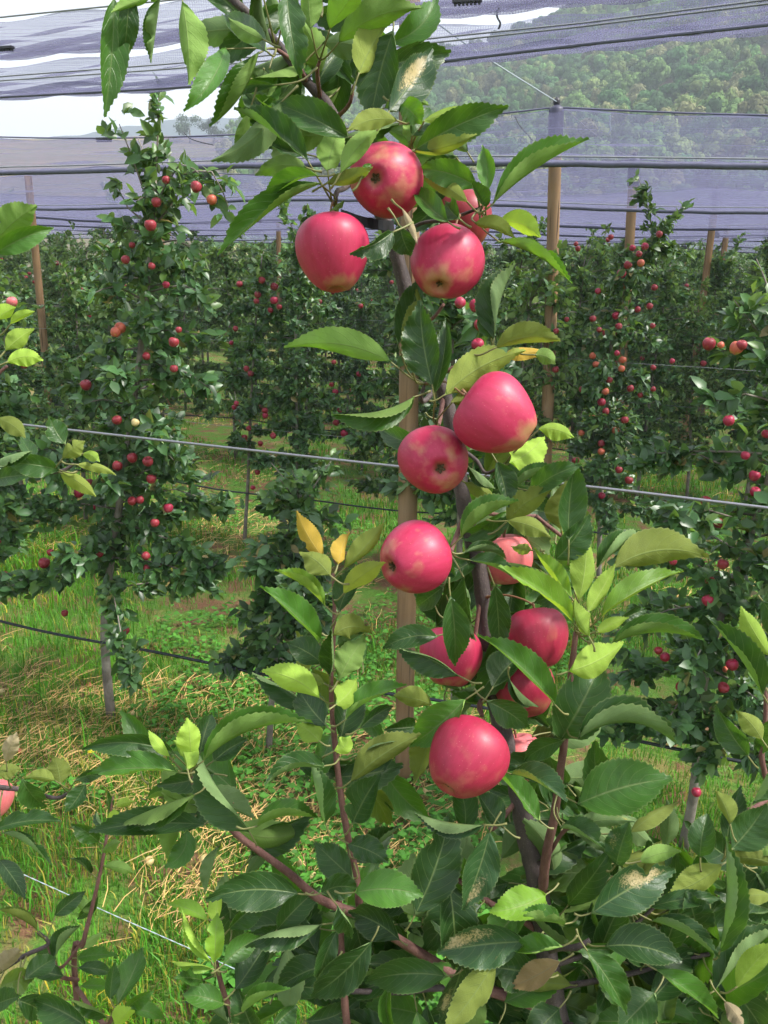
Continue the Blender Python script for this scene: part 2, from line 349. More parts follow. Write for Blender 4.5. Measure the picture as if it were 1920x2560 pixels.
# ------------------------------------------------------------------ ground
def vnoise(x, y, s=1.0, seed=0):
    x = np.asarray(x) * s; y = np.asarray(y) * s; o = np.zeros_like(x, float)
    for i, (a, b, c, w) in enumerate(((1.0, .3, .5, 1), (-.6, 1.1, 2.1, .8), (1.7, 1.3, 4.2, .6), (2.9, -2.2, 1.1, .45), (-4.1, 3.7, 3.3, .3), (6.3, 5.1, .7, .25))):
        o += w * np.sin(a * x + b * y + c + seed * 1.7 * (i + 1))
    return o / 2.2
t = NT('orchard_ground'); oc = t.coord('Object')
n1 = t.noise(.55, oc, 4); n2 = t.noise(3.2, oc, 5, .65); n3 = t.noise(40, oc, 4, .7)
soil = t.mix(n3, (.11, .055, .030), (.24, .135, .075)); straw = t.mix(n3, (.22, .15, .06), (.40, .29, .13)); green = t.mix(n3, (.050, .125, .018), (.13, .25, .04))
c = t.mix(t.ramp(n2, (.46, .60)), green, soil); c = t.mix(t.math('MULTIPLY', t.ramp(t.noise(1.7, t.vadd(oc, (5, 9, 0)), 4), (.56, .70)), .7), c, straw)
c = t.mix(t.ramp(n1, (.58, .74)), c, green)
M_GROUND = t.done(t.principled(c, .9, .15, t.bump(t.math('ADD', n3, n2), .8, .03)))
mb = MB(); N = 60; G = np.concatenate([np.linspace(-900, -30, 12), np.linspace(-28, 28, 40), np.linspace(30, 900, 12)])
V = []; Fc = []; n = len(G)
for j, y in enumerate(G):
    for i, x in enumerate(G):
        z = 0.025 * float(vnoise(x, y, 1.6)) if abs(x) < 29 and abs(y) < 29 else 0.0
        V.append((x, y + 10, z - .03))
for j in range(n - 1):
    for i in range(n - 1): Fc.append((j * n + i, j * n + i + 1, (j + 1) * n + i + 1, (j + 1) * n + i))
mb.add(V, Fc); struct(build(mb, 'ground', M_GROUND, origin=(0, 0, 0)))

# ------------------------------------------------------------------ hills behind
def az_el(px, py):
    d = ray(px, py); return math.atan2(d[0], d[1]), d[2] / math.hypot(d[0], d[1])
SKY = [(-900, 352), (0, 347), (300, 345), (560, 343), (640, 338), (760, 300), (900, 235), (1060, 162), (1216, 128), (1388, 66), (1500, 15), (1700, -70), (2300, -230), (3200, -300)]
SA = np.array([az_el(*p) for p in SKY])
RT_, RF_ = 255.0, 62.0
def hill_z(a, r):
    el = np.interp(a, SA[:, 0], SA[:, 1]); top = CAM_H + el * RT_
    s = np.clip((r - RF_) / (RT_ - RF_), 0, 1); s = s ** 1.25 * (1 - .10 * np.sin(PI * s))
    z = top * s
    z = np.where(r > RT_, top * np.clip(1 - ((r - RT_) / 260) ** 1.5, -.2, 1), z)
    return z + .9 * vnoise(a * r, r, .05) * np.clip((r - RF_) / 40, 0, 1)
t = NT('hill_soil'); oc = t.coord('Object'); a = t.noise(.03, oc, 5, .6); b = t.noise(.35, oc, 4, .7)
c = t.mix(t.ramp(a, (.38, .62)), (.19, .135, .105), (.14, .125, .09)); c = t.mix(t.math('MULTIPLY', t.ramp(b, (.42, .62)), .7), c, (.09, .11, .055))
M_HILL = t.done(t.principled(c, .95, .1))
A = np.linspace(-.95, 1.05, 150); Rr = np.concatenate([np.linspace(RF_ - 6, RT_, 46), np.linspace(RT_ + 10, RT_ + 240, 10)])
mb = MB(); V = []; Fc = []
for r in Rr:
    z = hill_z(A, np.full_like(A, r))
    V.extend([(r * math.sin(a), r * math.cos(a), (zz if r > RF_ else -1.0)) for a, zz in zip(A, z)])
w = len(A)
for j in range(len(Rr) - 1):
    for i in range(w - 1): Fc.append((j * w + i, j * w + i + 1, (j + 1) * w + i + 1, (j + 1) * w + i))
mb.add(V, Fc); struct(build(mb, 'hill', M_HILL, origin=(0, 0, 0)))
# far blue mountain
FAR = [(-800, 380), (-100, 352), (150, 342), (260, 325), (380, 305), (480, 292), (560, 294), (640, 300), (760, 310), (1000, 330), (1400, 350)]
FA = np.array([az_el(*p) for p in FAR]); RM = 680.0
mb = MB(); V = []; Fc = []; A2 = np.linspace(FA[0, 0], FA[-1, 0], 140)
el = np.interp(A2, FA[:, 0], FA[:, 1]); el = el + .0018 * vnoise(A2 * 90, A2 * 40)
for r, k in ((RM - 150, -.02), (RM - 80, .45), (RM, 1.0), (RM + 100, .8)):
    V.extend([(r * math.sin(a), r * math.cos(a), (CAM_H + e * RM) * k) for a, e in zip(A2, el)])
w = len(A2)
for j in range(3):
    for i in range(w - 1): Fc.append((j * w + i, j * w + i + 1, (j + 1) * w + i + 1, (j + 1) * w + i))
t = NT('mountain_forest'); oc = t.coord('Object'); M_MOUNT = t.done(t.principled(t.mix(t.noise(.02, oc, 4), (.02, .035, .05), (.04, .06, .07)), .95, .1))
mb.add(V, Fc); struct(build(mb, 'mountain', M_MOUNT, origin=(0, 0, 0)))

# ------------------------------------------------------------------ leaf clouds (numpy)
def rvec(n, rng): v = rng.normal(size=(n, 3)); return v / np.linalg.norm(v, axis=1)[:, None]
def nrm(a): return a / (np.linalg.norm(a, axis=1)[:, None] + 1e-9)
def leaf_cloud(P, T, Nn, L, W, fold=.35, droop=.25, lod=1):
    n = len(P); T = nrm(T); S = nrm(np.cross(Nn, T)); Nn = np.cross(T, S); L = L[:, None]; W = W[:, None]
    fold = np.broadcast_to(np.asarray(fold, float), (n,))[:, None]; droop = np.broadcast_to(np.asarray(droop, float), (n,))[:, None]
    m = lambda v: P + T * L * v - Nn * L * droop * v * v
    if lod == 1:
        a, b = m(.36), m(.72); w1, w2 = W, W * .78
        Vv = np.stack([P, a + S * w1 + Nn * w1 * fold, a, a - S * w1 + Nn * w1 * fold, b + S * w2 + Nn * w2 * fold, b, b - S * w2 + Nn * w2 * fold, m(1.0)], 1)
        F0 = np.array([(0, 2, 1), (0, 3, 2), (1, 2, 5), (1, 5, 4), (2, 3, 6), (2, 6, 5), (4, 5, 7), (5, 6, 7)])
    elif lod == 3:
        a = m(.5); Vv = np.stack([P, a + S * W, a - S * W, m(1.0)], 1); F0 = np.array([(0, 2, 1), (1, 2, 3)])
    else:
        a = m(.45)
        Vv = np.stack([P, a + S * W + Nn * W * fold, a, a - S * W + Nn * W * fold, m(1.0)], 1)
        F0 = np.array([(0, 2, 1), (0, 3, 2), (1, 2, 4), (2, 3, 4)])
    k = Vv.shape[1]; Ff = (np.arange(n) * k)[:, None, None] + F0[None]
    return Vv.reshape(-1, 3), Ff.reshape(-1, 3), k
def unit_leaf(name, fold, droop):
    V, F, k = leaf_cloud(np.zeros((1, 3)), np.array([[1., 0, 0]]), np.array([[0, 0, 1.]]), np.array([1.0]), np.array([.27]), fold, droop, 1)
    me = tri_mesh(name, V, F, np.array([[1, .05, 0]] * len(V))); me.materials.append(M_CROWN); return me

# ------------------------------------------------------------------ wood on the hillside: one mass of trees
def wood_mat(name):
    t = NT(name); a = t.n('ShaderNodeAttribute', attribute_name='tint')
    rv = t.n('ShaderNodeObjectInfo').outputs['Random']; xs = t.n('ShaderNodeVectorMath', operation='SCALE'); t.l(a.outputs['Color'], xs.inputs[0]); t.l(t.math('MULTIPLY_ADD', rv, .8, .6), xs.inputs['Scale'])
    d = t.n('ShaderNodeBsdfDiffuse'); t.l(xs.outputs[0], d.inputs[0]); tr = t.n('ShaderNodeBsdfTranslucent'); t.l(xs.outputs[0], tr.inputs[0])
    return t.done(t.mixs(.08, d.outputs[0], tr.outputs[0]))
M_WOOD = wood_mat('hillside_wood_foliage')
def clump_tree(pos, rx, h, nq, rng, col, q=.5, trunk_h=.25):
    """crown of leaf clumps spread through several lobes, each quad facing outwards"""
    nl = 7; lc = np.column_stack([rng.normal(0, rx * .42, nl), rng.normal(0, rx * .42, nl), h * (trunk_h + (1 - trunk_h) * rng.uniform(.25, .85, nl))]); lr = rng.uniform(.32, .55, nl) * rx
    i = rng.integers(0, nl, nq); d = rvec(nq, rng); d[:, 2] = np.where(rng.random(nq) < .7, np.abs(d[:, 2]), d[:, 2])
    P = lc[i] + d * lr[i][:, None] * (rng.random(nq) ** .4)[:, None] * np.array([1, 1, .85])
    Nn = nrm(d + rvec(nq, rng) * .38); T = np.cross(Nn, rvec(nq, rng))
    s = q * rng.uniform(.6, 1.3, nq)
    V, F, k = leaf_cloud(P + np.asarray(pos), T, Nn, s * 1.2, s * .60, .2, .2, 3)
    c = np.asarray(col)[None] * rng.uniform(.75, 1.3, (nq, 1)) * np.array([1, 1, 1]); c = c * (1 + rng.normal(0, .08, (nq, 3)))
    return V, F, np.repeat(np.clip(c, .005, 1), k, 0)
rng = np.random.default_rng(5)
pal = [(.070, .155, .055), (.095, .185, .060), (.125, .205, .070), (.075, .135, .065), (.15, .20, .075), (.19, .20, .10)]
def hill_proto(i):
    """one woodland tree: several lobes, each a dark core inside a shell of leaf clumps"""
    rg = np.random.default_rng(300 + i); nl = 11; rx, h = 3.0, rg.uniform(4.6, 6.0)
    lc = np.column_stack([rg.normal(0, rx * .36, nl), rg.normal(0, rx * .36, nl), h * rg.uniform(.30, .80, nl)]); lc[0] = (0, 0, h * .5); lc[1] = (.2, .1, h * .8); lr = rg.uniform(.26, .46, nl) * rx; lr[0] = rx * .55
    nq = 1500; q = rg.integers(0, nl, nq); d = rvec(nq, rg); P = lc[q] + d * lr[q][:, None] * (.80 + .30 * rg.random(nq))[:, None]; Nn = nrm(d + rvec(nq, rg) * .35); T = np.cross(Nn, rvec(nq, rg)); s = .30 * rg.uniform(.6, 1.4, nq)
    V, F, k = leaf_cloud(P, T, Nn, s * 1.2, s * .6, .2, .2, 3); c = np.repeat(np.asarray(pal[i])[None] * rg.uniform(.75, 1.3, (nq, 1)), k, 0); VV, FF, CC, o = [V], [F], [c], len(V)
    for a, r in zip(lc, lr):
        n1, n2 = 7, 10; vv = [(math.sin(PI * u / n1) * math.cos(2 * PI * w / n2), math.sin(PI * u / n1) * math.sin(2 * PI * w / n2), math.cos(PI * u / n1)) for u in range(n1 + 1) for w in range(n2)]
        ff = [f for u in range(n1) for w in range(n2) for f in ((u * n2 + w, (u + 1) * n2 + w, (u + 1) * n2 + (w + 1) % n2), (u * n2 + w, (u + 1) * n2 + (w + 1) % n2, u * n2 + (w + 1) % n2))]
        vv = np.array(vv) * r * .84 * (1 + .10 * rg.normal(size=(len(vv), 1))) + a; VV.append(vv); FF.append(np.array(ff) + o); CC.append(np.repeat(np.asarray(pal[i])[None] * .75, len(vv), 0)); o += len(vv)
    VV.append(np.array([(-.15, 0, -1), (.15, 0, -1), (0, .15, -1), (0, 0, h * .5)])); FF.append(np.array([(0, 1, 3), (1, 2, 3), (2, 0, 3)]) + o); CC.append(np.full((4, 3), .08))
    me = tri_mesh('woodland_tree', np.vstack(VV), np.vstack(FF), np.vstack(CC)); me.materials.append(M_WOOD); return bpy.data.objects.new('woodland_tree', me)
wcol = bpy.data.collections.new('woodland_trees')
for i in range(6): wcol.objects.link(hill_proto(i))
pts = []; a_lo, a_hi = az_el(655, 600)[0], az_el(2450, 600)[0]; r = RF_ + 2
while r < RT_ + 10:
    step = 3.7 if r < 140 else 4.2
    for a in np.arange(a_lo - .02, a_hi, step / r):
        aa = a + rng.normal(0, .35) * step / r; rr = r + rng.normal(0, .3) * step; bare = vnoise(aa * 60, rr * .25, .55, 2); frac = (rr - RF_) / (RT_ - RF_)
        if bare > 1.10 - .30 * (frac < .3) or rng.random() < .04: continue
        pts.append((rr * math.sin(aa), rr * math.cos(aa), float(hill_z(np.array([aa]), np.array([rr]))[0]) - .3))
    r += step * .9
me = bpy.data.meshes.new('hillside_wood'); me.from_pydata(pts, [], []); wob = link('hillside_wood', me, M_WOOD)
ng = bpy.data.node_groups.new('scatter_wood', 'GeometryNodeTree'); ng.interface.new_socket('Geometry', in_out='INPUT', socket_type='NodeSocketGeometry'); ng.interface.new_socket('Geometry', in_out='OUTPUT', socket_type='NodeSocketGeometry')
gi = ng.nodes.new('NodeGroupInput'); go = ng.nodes.new('NodeGroupOutput'); ip = ng.nodes.new('GeometryNodeInstanceOnPoints'); ci = ng.nodes.new('GeometryNodeCollectionInfo'); ci.inputs[0].default_value = wcol; ci.inputs['Separate Children'].default_value = True; ci.inputs['Reset Children'].default_value = True
def rnd_node(dt, lo, hi, seed):
    x = ng.nodes.new('FunctionNodeRandomValue'); x.data_type = dt
    for sck in x.inputs:
        if not sck.enabled: continue
        if sck.name == 'Min': sck.default_value = lo
        elif sck.name == 'Max': sck.default_value = hi
        elif sck.name == 'Seed': sck.default_value = seed
    return [s_ for s_ in x.outputs if s_.enabled][0]
ng.links.new(gi.outputs[0], ip.inputs['Points']); ng.links.new(ci.outputs[0], ip.inputs['Instance']); ip.inputs['Pick Instance'].default_value = True
ng.links.new(rnd_node('INT', 0, 5, 1), ip.inputs['Instance Index']); ng.links.new(rnd_node('FLOAT_VECTOR', (0, 0, 0), (.12, .12, 6.28), 2), ip.inputs['Rotation']); ng.links.new(rnd_node('FLOAT_VECTOR', (.75, .75, .65), (1.2, 1.2, 1.15), 3), ip.inputs['Scale']); ng.links.new(ip.outputs[0], go.inputs[0])
md = wob.modifiers.new('scatter', 'NODES'); md.node_group = ng
stuff(tag(wob, 'hazy green wood of rounded trees covering the hillside', 'wood'))
def far_tree(px, py_base, rad, h, label, k=0):
    a = az_el(px, py_base)[0]; rr = 246.0; z = float(hill_z(np.array([a]), np.array([rr]))[0]); base = np.array([rr * math.sin(a), rr * math.cos(a), z - .2])
    root = thing('field_tree', label, 'tree', base, 'trees on the skyline'); rg = np.random.default_rng(40 + k)
    mb = MB(); mb.tube([base, base + [0.1, 0, h * .3], base + [-.2, 0, h * .6]], [.28, .22, .10], 7, 6); build(mb, 'trunk', M_TRUNK_FAR, root)
    V, F, c = clump_tree((0, 0, 0), rad, h, 1100, rg, (.055, .085, .045), q=.38, trunk_h=.12); stuff(link('crown', tri_mesh('crown', V, F, c), M_WOOD, root, base))
far_tree(474, 330, 4.6, 7.4, 'larger rounded tree alone on the pale skyline at left', 0)
far_tree(534, 332, 4.0, 5.8, 'smaller tree on the skyline right of the larger one', 1)

# ------------------------------------------------------------------ hail nets, posts, cables
ZR, ZV = 4.28, 3.68
def post(name, px, k, ztop, label, lean=(0, 0), r=.054, capn=True, group=None, wood=None):
    b = row_ground(px, k); b[2] = -.05; top = on_row(*lean, k) if lean[0] > 20 else b + np.array([lean[0], lean[1], ztop])
    root = thing(name, label, 'post', b, group); mb = MB()
    pts = [b, b * .5 + top * .5 + np.array([.012, .0, 0]), top]; mb.tube(pts, [r * 1.04, r, r * .96], 14, 14, rough=.02)
    build(mb, 'shaft', wood or M_POST, root, origin=b)
    if capn:
        mb = MB(); d = norm(top - b); mb.tube([top - d * .30, top - d * .04, top + d * .01, top + d * .035], [r * 1.16, r * 1.16, r * 1.05, r * .4], 12, 14)
        capo = build(mb, 'cap', M_CAP, root); mb = MB(); mb.tube([top + d * .02, top + d * .05, top + d * .075, top + d * .10], [.018, .030, .030, .006], 10, 8); build(mb, 'knob', M_PLASTIC, capo)
    return top
P3 = post('wooden_post', 1352, 3, ZR, 'tall bare wooden post with capped top, right of the apple-laden stem', lean=(1391, 274), r=.056)
P2 = post('wooden_post', 1010, 2, ZR + .1, 'shaded wooden post directly behind the foreground apples', lean=(1024, -120), r=.052, capn=False, wood=M_POSTSHADE)
P4a = post('wooden_post', 130, 4, ZR, 'wooden post at the left edge behind the bushy left tree', lean=(70, 440), r=.060, capn=False)
P4b = post('wooden_post', 1532, 4, ZR, 'shorter-looking wooden post right of the tall capped one', lean=(1586, 400), r=.062)
P5 = [post('wooden_post', x, 5, ZR, l, r=.058) for x, l in ((424, 'thin distant post behind the top of the left tree'), (1706, 'distant post near the right edge, third from the tall capped one'))]
P6 = [post('wooden_post', x, 6, ZR, l, r=.058) for x, l in ((700, 'far post behind the foreground leaves below the left apples'), (1752, 'farthest visible post at right under the net clips'))]
def sag(s, s0, per=7.8, amt=.16): f = ((s - s0) / per) % 1.0; return amt * 4 * f * (1 - f)
def net_row(k, smin, smax, s0, front=True, back=True, label=''):
    D = rowD(k); base = RN * D + RU * ((smin + smax) / 2); root = thing('hail_net', label, 'net', base, 'hail nets over the rows')
    S = np.linspace(smin, smax, 90)
    def sheet(name, sgn, mat):
        mb = MB(); nv = 17; V = []; uv = []
        for i, s in enumerate(S):
            zr = ZR + .02 - sag(s, s0); zv = ZV + .05 * math.sin(s * .7 + k) - .5 * sag(s, s0 + 3.5, amt=.1)
            for j in range(nv):
                f = j / (nv - 1); p = RN * (D + sgn * DS * .5 * f) + RU * s; z = zr * (1 - f) + zv * f - .10 * math.sin(PI * f) + .012 * math.sin(s * 5 + j * 2.3) + .02 * math.sin(j * 1.9 + .4 * math.sin(s * 1.1)) * math.sin(PI * f)
                V.append(p + np.array([0, 0, z])); uv.append((s, f))
        Fc = [(i * nv + j, i * nv + j + 1, (i + 1) * nv + j + 1, (i + 1) * nv + j) for i in range(len(S) - 1) for j in range(nv - 1)]
        mb.add(V, Fc, 0, uv); return build(mb, name, mat, root)
    if front: sheet('panel', -1, M_NET)
    if back: sheet('panel', 1, M_NET)
    mb = MB(); mb.tube([RN * D + RU * s + np.array([0, 0, ZR + .035 - sag(s, s0)]) for s in S], .008, 90, 5); build(mb, 'ridge_cable', M_CABLE, root)
    if front:
        mb = MB(); mb.tube([RN * (D - DS * .5) + RU * s + np.array([0, 0, ZV + .05 * math.sin(s * .7 + k) - .5 * sag(s, s0 + 3.5, amt=.1) + .003 * math.sin(s * 17)]) for s in S], .020, 90, 7); build(mb, 'seam_cable', M_CABLE, root)
        mb = MB(); mb.tube([RN * (D - DS * .5 + .05) + RU * s + np.array([0, 0, ZV + .05 + .05 * math.sin(s * .7 + k) - .5 * sag(s, s0 + 3.5, amt=.1)]) for s in S], .006, 90, 5); build(mb, 'tension_wire', M_WIREFAR, root)
        for q, s in enumerate(np.arange(smin + 1.1, smax, 3.9 if k < 5 else 5.2)):
            s = s + .6 * math.sin(q * 2.1 + k); c = RN * (D - DS * .5 - .012) + RU * s + np.array([0, 0, ZV + .05 * math.sin(s * .7 + k) - .5 * sag(s, s0 + 3.5, amt=.1) + .012])
            mb = MB(); mb.box(c, RU * .085, RN * .030, np.array([0, 0, .042])); mb.box(c + np.array([0, 0, .05]), RU * .060, RN * .020, np.array([0, 0, .018])); build(mb, 'clip', M_PLASTIC, root, smooth=False)
    for q, s in enumerate(np.arange(smin + 2.0, smax, 3.7 if k == 3 else 6.0)):
        if k > 5: break
        c = RN * D + RU * s + np.array([0, 0, ZR + .02 - sag(s, s0)]); mb = MB()
        for e in range(7): mb.box(c + RU * (e - 3) * .026, RU * .008, RN * .012, np.array([0, 0, .022]))
        mb.box(c + np.array([0, 0, .012]), RU * .09, RN * .014, np.array([0, 0, .006])); build(mb, 'spacer_comb', M_PLASTIC, root, smooth=False)
def s_of(p): return float(np.asarray(p) @ RU)
spost = {3: s_of(P3), 4: s_of(P4b), 5: s_of(P5[1]), 6: s_of(P6[1])}
names = {3: 'nearest sloping violet hail net with dark seam, spanning the picture behind the tall post', 4: 'second hail net, behind the tall capped post', 5: 'third hail net from the front, a narrower violet band'}
for k in range(3, 10):
    d = rowD(k); half = d * .62 + 3; ctr = s_of(row_ground(960, k))
    net_row(k, ctr - half - 1, ctr + half * .9, spost.get(k, k * 1.3), True, 4 <= k <= 6, names.get(k, '%s hail net from the front, a thin violet band near the horizon' % {6: 'fourth', 7: 'fifth', 8: 'sixth', 9: 'farthest visible'}.get(k, '')))
# near net: two strips hanging over row two, ending in a free edge
def near_strip(name, top, bot, zt, zb, label, n=70, nv=22):
    ta, ba = np.array(top, float), np.array(bot, float); root = thing('hail_net', label, 'net', on_z(*bot[1], zb), 'hail nets over the rows')
    X = np.linspace(-500, 2500, n); mb = MB(); V = []; uv = []; lo = []; hi = []
    for i, x in enumerate(X):
        pt = on_z(x, np.interp(x, ta[:, 0], ta[:, 1]), zt); pb = on_z(x, np.interp(x, ba[:, 0], ba[:, 1]), zb); lo.append(pb); hi.append(pt)
        for j in range(nv):
            f = j / (nv - 1); p = pt * (1 - f) + pb * f; p = p + np.array([0, 0, -.05 * math.sin(PI * f) + .010 * math.sin(i * .9 + j * 1.3) + .018 * math.sin(j * 2.6 + .35 * math.sin(i * .5)) * math.sin(PI * f)]); V.append(p); uv.append((s_of(p), f))
    mb.add(V, [(i * nv + j, i * nv + j + 1, (i + 1) * nv + j + 1, (i + 1) * nv + j) for i in range(n - 1) for j in range(nv - 1)], 0, uv); build(mb, 'panel', M_NETNEAR, root)
    mb = MB(); mb.tube(lo, .006, n, 5); build(mb, 'hem', M_CABLE, root)
    return root, lo, hi
ra, lo, hi = near_strip('a', [(-500, 214), (0, 166), (600, 112), (1060, 70), (1450, 38), (1920, -25), (2500, -110)], [(-500, 290), (0, 243), (400, 222), (660, 203), (1065, 158), (1490, 108), (1920, 62), (2500, 0)], 3.92, 3.74, 'near hail net strip with sagging lower hem across the top of the picture')
for f, dz in ((.45, .015), (.62, .02)):
    mb = MB(); mb.tube([h_ * (1 - f) + l_ * f + np.array([0, 0, dz]) for h_, l_ in zip(hi, lo)], .0035, 70, 5); build(mb, 'wire', M_WIREFAR, ra)
rb, lo2, hi2 = near_strip('b', [(-500, 110), (0, 50), (600, -10), (1060, -70), (1920, -160), (2500, -230)], [(-500, 190), (0, 142), (600, 82), (1060, 38), (1500, -4), (1920, -50), (2500, -110)], 3.96, 3.86, 'topmost hail net strip cut off by the upper edge of the picture')
mb = MB(); mb.tube([p + np.array([0, 0, .01]) for p in hi2], .0035, 70, 5); build(mb, 'wire', M_WIREFAR, rb)
for px, py, zz, r_ in ((1168, 8, 3.86, rb), (10, 124, 3.86, rb)):
    c = on_z(px, py, zz); mb = MB()
    for e in range(7): mb.box(c + RU * (e - 3) * .014, RU * .0035, RN * .006, np.array([0, 0, .006]))
    mb.box(c + np.array([0, 0, .007]), RU * .05, RN * .012, np.array([0, 0, .005])); build(mb, 'spacer_comb', M_PLASTIC, r_, smooth=False)
# loose rope ends hanging from the nets
def rope(pts, label, mat, r=.006):
    mb = MB(); P, R = resample(pts, [r] * len(pts), 40)
    mb.tube([p + np.array([r * .7 * math.sin(i * 1.9), 0, 0]) for i, p in enumerate(P)], [r * (1 + .35 * math.sin(i * 1.9)) for i in range(40)], 40, 6)
    tag(build(mb, 'rope_end', mat), label, 'rope', 'loose rope ends on the nets')
rope([on_row(x, y, 3, -.05) for x, y in ((1525, 288), (1524, 310), (1526, 325), (1520, 334))], 'pale knotted rope end hanging from the ridge right of the capped post', M_CORD)
rope([on_row(x, y, 3, -.4) for x, y in ((1288, 292), (1298, 312), (1315, 332), (1332, 352))], 'dark rope hanging from the ridge left of the capped post', M_PLASTIC, .004)
rope([on_z(x, y, 3.85) for x, y in ((1247, 20), (1242, 40), (1250, 58), (1246, 72))], 'dark twisted rope joining the two near net strips', M_PLASTIC, .0028)
rope([on_row(x, y, 3, -.6) for x, y in ((460, 332), (475, 346), (500, 355), (535, 363))], 'thin dark rope sagging under the ridge at left', M_PLASTIC, .004)
rope([on_row(x, y, 5, -1.9) for x, y in ((1722, 426), (1724, 432), (1716, 436))], 'tiny pale rope end below the second ridge at right', M_CORD, .008)
def wire(pts, r, mat, name, label, cat='wire', group=None, n=None, k=6):
    mb = MB(); mb.tube(pts, r, n or max(2, len(pts)), k); return tag(build(mb, name, mat), label, cat, group)
wire([P3 + np.array([0, 0, .06]), on_row(1212, 142, 3, -2.2), on_z(1062, 36, 4.35)], .0045, M_CORD, 'guy_wire', 'white guy wire rising from the capped post to upper left', n=12)
wire([P3 + np.array([0, 0, .06]), on_row(1510, 352, 4, -1.5), on_row(1640, 440, 5)], .003, M_WIREFAR, 'guy_wire', 'faint guy wire running down behind the capped post to the right', n=12)
# irrigation lines and trellis wires of each row
def row_line(k, z, r, mat, name, label, cat, group, wob=.03, off=0.0, kk=6):
    c = s_of(row_ground(960, k)); half = rowD(k) * .6 + 3; S = np.linspace(c - half, c + half, 60)
    pts = [RN * (rowD(k) + off) + RU * s + np.array([0, 0, z + wob * math.sin(s * 1.3 + k) + wob * .5 * math.sin(s * 3.1 + 2 * k)]) for s in S]
    wire(pts, r, mat, name, label, cat, group, 60, kk)
ORD = {2: 'nearest row behind the foreground tree', 3: 'row of the tall capped post', 4: 'row behind the capped post', 5: 'fifth row', 6: 'sixth row'}
for k in (2, 3, 4, 5):
    row_line(k, .60, .0095 if k < 5 else .012, M_PIPE, 'irrigation_pipe', 'black irrigation pipe strung low along the ' + ORD[k], 'pipe', 'irrigation pipes', .025, -.04)
for k in (3, 4):
    for z, nm in ((1.25, 'lower'), (2.15, 'upper')):
        row_line(k, z + .02 * k, .0014 * k * .5, M_WIREFAR, 'trellis_wire', nm + ' thin trellis wire of the ' + ORD[k], 'wire', 'thin trellis wires', .012, -.06, 5)

# ------------------------------------------------------------------ orchard trees
def crown_arrays(trunk, z0, rad, nlat, nleaf, rng, L=.08, shoots=3, lod=1, top_up=.35, extra=()):
    """trunk: polyline (n,3) base to top. Leaves in rosettes along laterals and upright shoots."""
    Pt, _ = resample(trunk, [1] * len(trunk), 60); zb, zt = Pt[0, 2], Pt[-1, 2]
    def tr(z): return np.array([np.interp(z, Pt[:, 2], Pt[:, 0]), np.interp(z, Pt[:, 2], Pt[:, 1]), z])
    lats = []; H = zt - zb
    for i in range(nlat):
        f = (i + rng.random()) / nlat; z = zb + z0 + (H - z0 - .1) * f; az = i * 2.4 + rng.normal(0, .5); ln = rad(f) * rng.uniform(.55, 1.25)
        a = tr(z); d = np.array([math.cos(az), math.sin(az), 0]); rise = rng.uniform(-.15, .45)
        m = a + d * ln * .55 + np.array([0, 0, ln * rise * .6]); e = a + d * ln + np.array([0, 0, ln * rise * .6 - ln * .25 * rng.random()]); lats.append((a, m, e))
    for i in range(shoots):
        z = zt - H * rng.uniform(.02, .14); az = rng.uniform(0, 2 * PI); a = tr(z); ln = top_up * rng.uniform(.6, 1.5); d = np.array([math.cos(az) * .55, math.sin(az) * .55, 1.0]); lats.append((a, a + d * ln * .5, a + d * ln + np.array([math.cos(az) * .05, math.sin(az) * .05, 0])))
    lats.append((tr(zt - .2 * H), tr(zt - .1 * H), Pt[-1])); lats.extend(tuple(e) for e in extra)
    lens = np.array([np.linalg.norm(b - a) + np.linalg.norm(c - b) for a, b, c in lats]); lens[nlat:] *= .42; lens[:nlat] *= np.linspace(1.15, .62, nlat); w = lens / lens.sum()
    per = 5; ncl = max(1, nleaf // per); idx = rng.choice(len(lats), ncl, p=w); u = rng.random(ncl) ** .75
    A = np.array([l[0] for l in lats])[idx]; B = np.array([l[1] for l in lats])[idx]; Cc = np.array([l[2] for l in lats])[idx]; u1 = u[:, None]
    C0 = A * (1 - u1) ** 2 + 2 * B * u1 * (1 - u1) + Cc * u1 ** 2; C0 = C0 + rng.normal(0, .028, (ncl, 3)); outd = nrm(Cc - A)
    P = np.repeat(C0, per, 0) + rng.normal(0, .012, (ncl * per, 3)); od = np.repeat(outd, per, 0); n = len(P)
    T = nrm(od * .45 + rvec(n, rng) * .95 + np.array([0, 0, .05])); Nn = nrm(rvec(n, rng) * .75 + np.array([0, 0, .85]) + np.array([.1, -.45, 0]))
    ll = L * rng.uniform(.65, 1.2, n); V, F, k = leaf_cloud(P, T, Nn, ll, ll * rng.uniform(.24, .31, n), rng.uniform(.1, .7, n), rng.uniform(.0, .55, n), lod)
    tint = np.zeros((n, 3)); tint[:, 0] = rng.uniform(.55, 1.75, n); hrel = np.clip((P[:, 2] - zb) / H, 0, 1.2)
    isn = np.repeat(idx >= nlat, per); tint[:, 1] = np.clip((rng.random(n) < (.12 + .25 * isn)) * rng.uniform(.2, .9, n) + .25 * np.clip(hrel - .75, 0, 1), 0, 1); tint[:, 2] = (rng.random(n) < .012) * .8
    return V, F, np.repeat(tint, k, 0), lats, (P, T, Nn, ll)
def branches_mb(trunk, trad, lats, kk=6, ntr=14):
    mb = MB(); mb.tube(trunk, trad, ntr, kk + 2, rough=.05)
    for a, m, e in lats: mb.tube([a, m, e], [.0065, .0045, .0025], 5, 5)
    return mb
UL = [unit_leaf('leaf', .15, .15), unit_leaf('leaf', .5, .35), unit_leaf('leaf', .3, .6)]
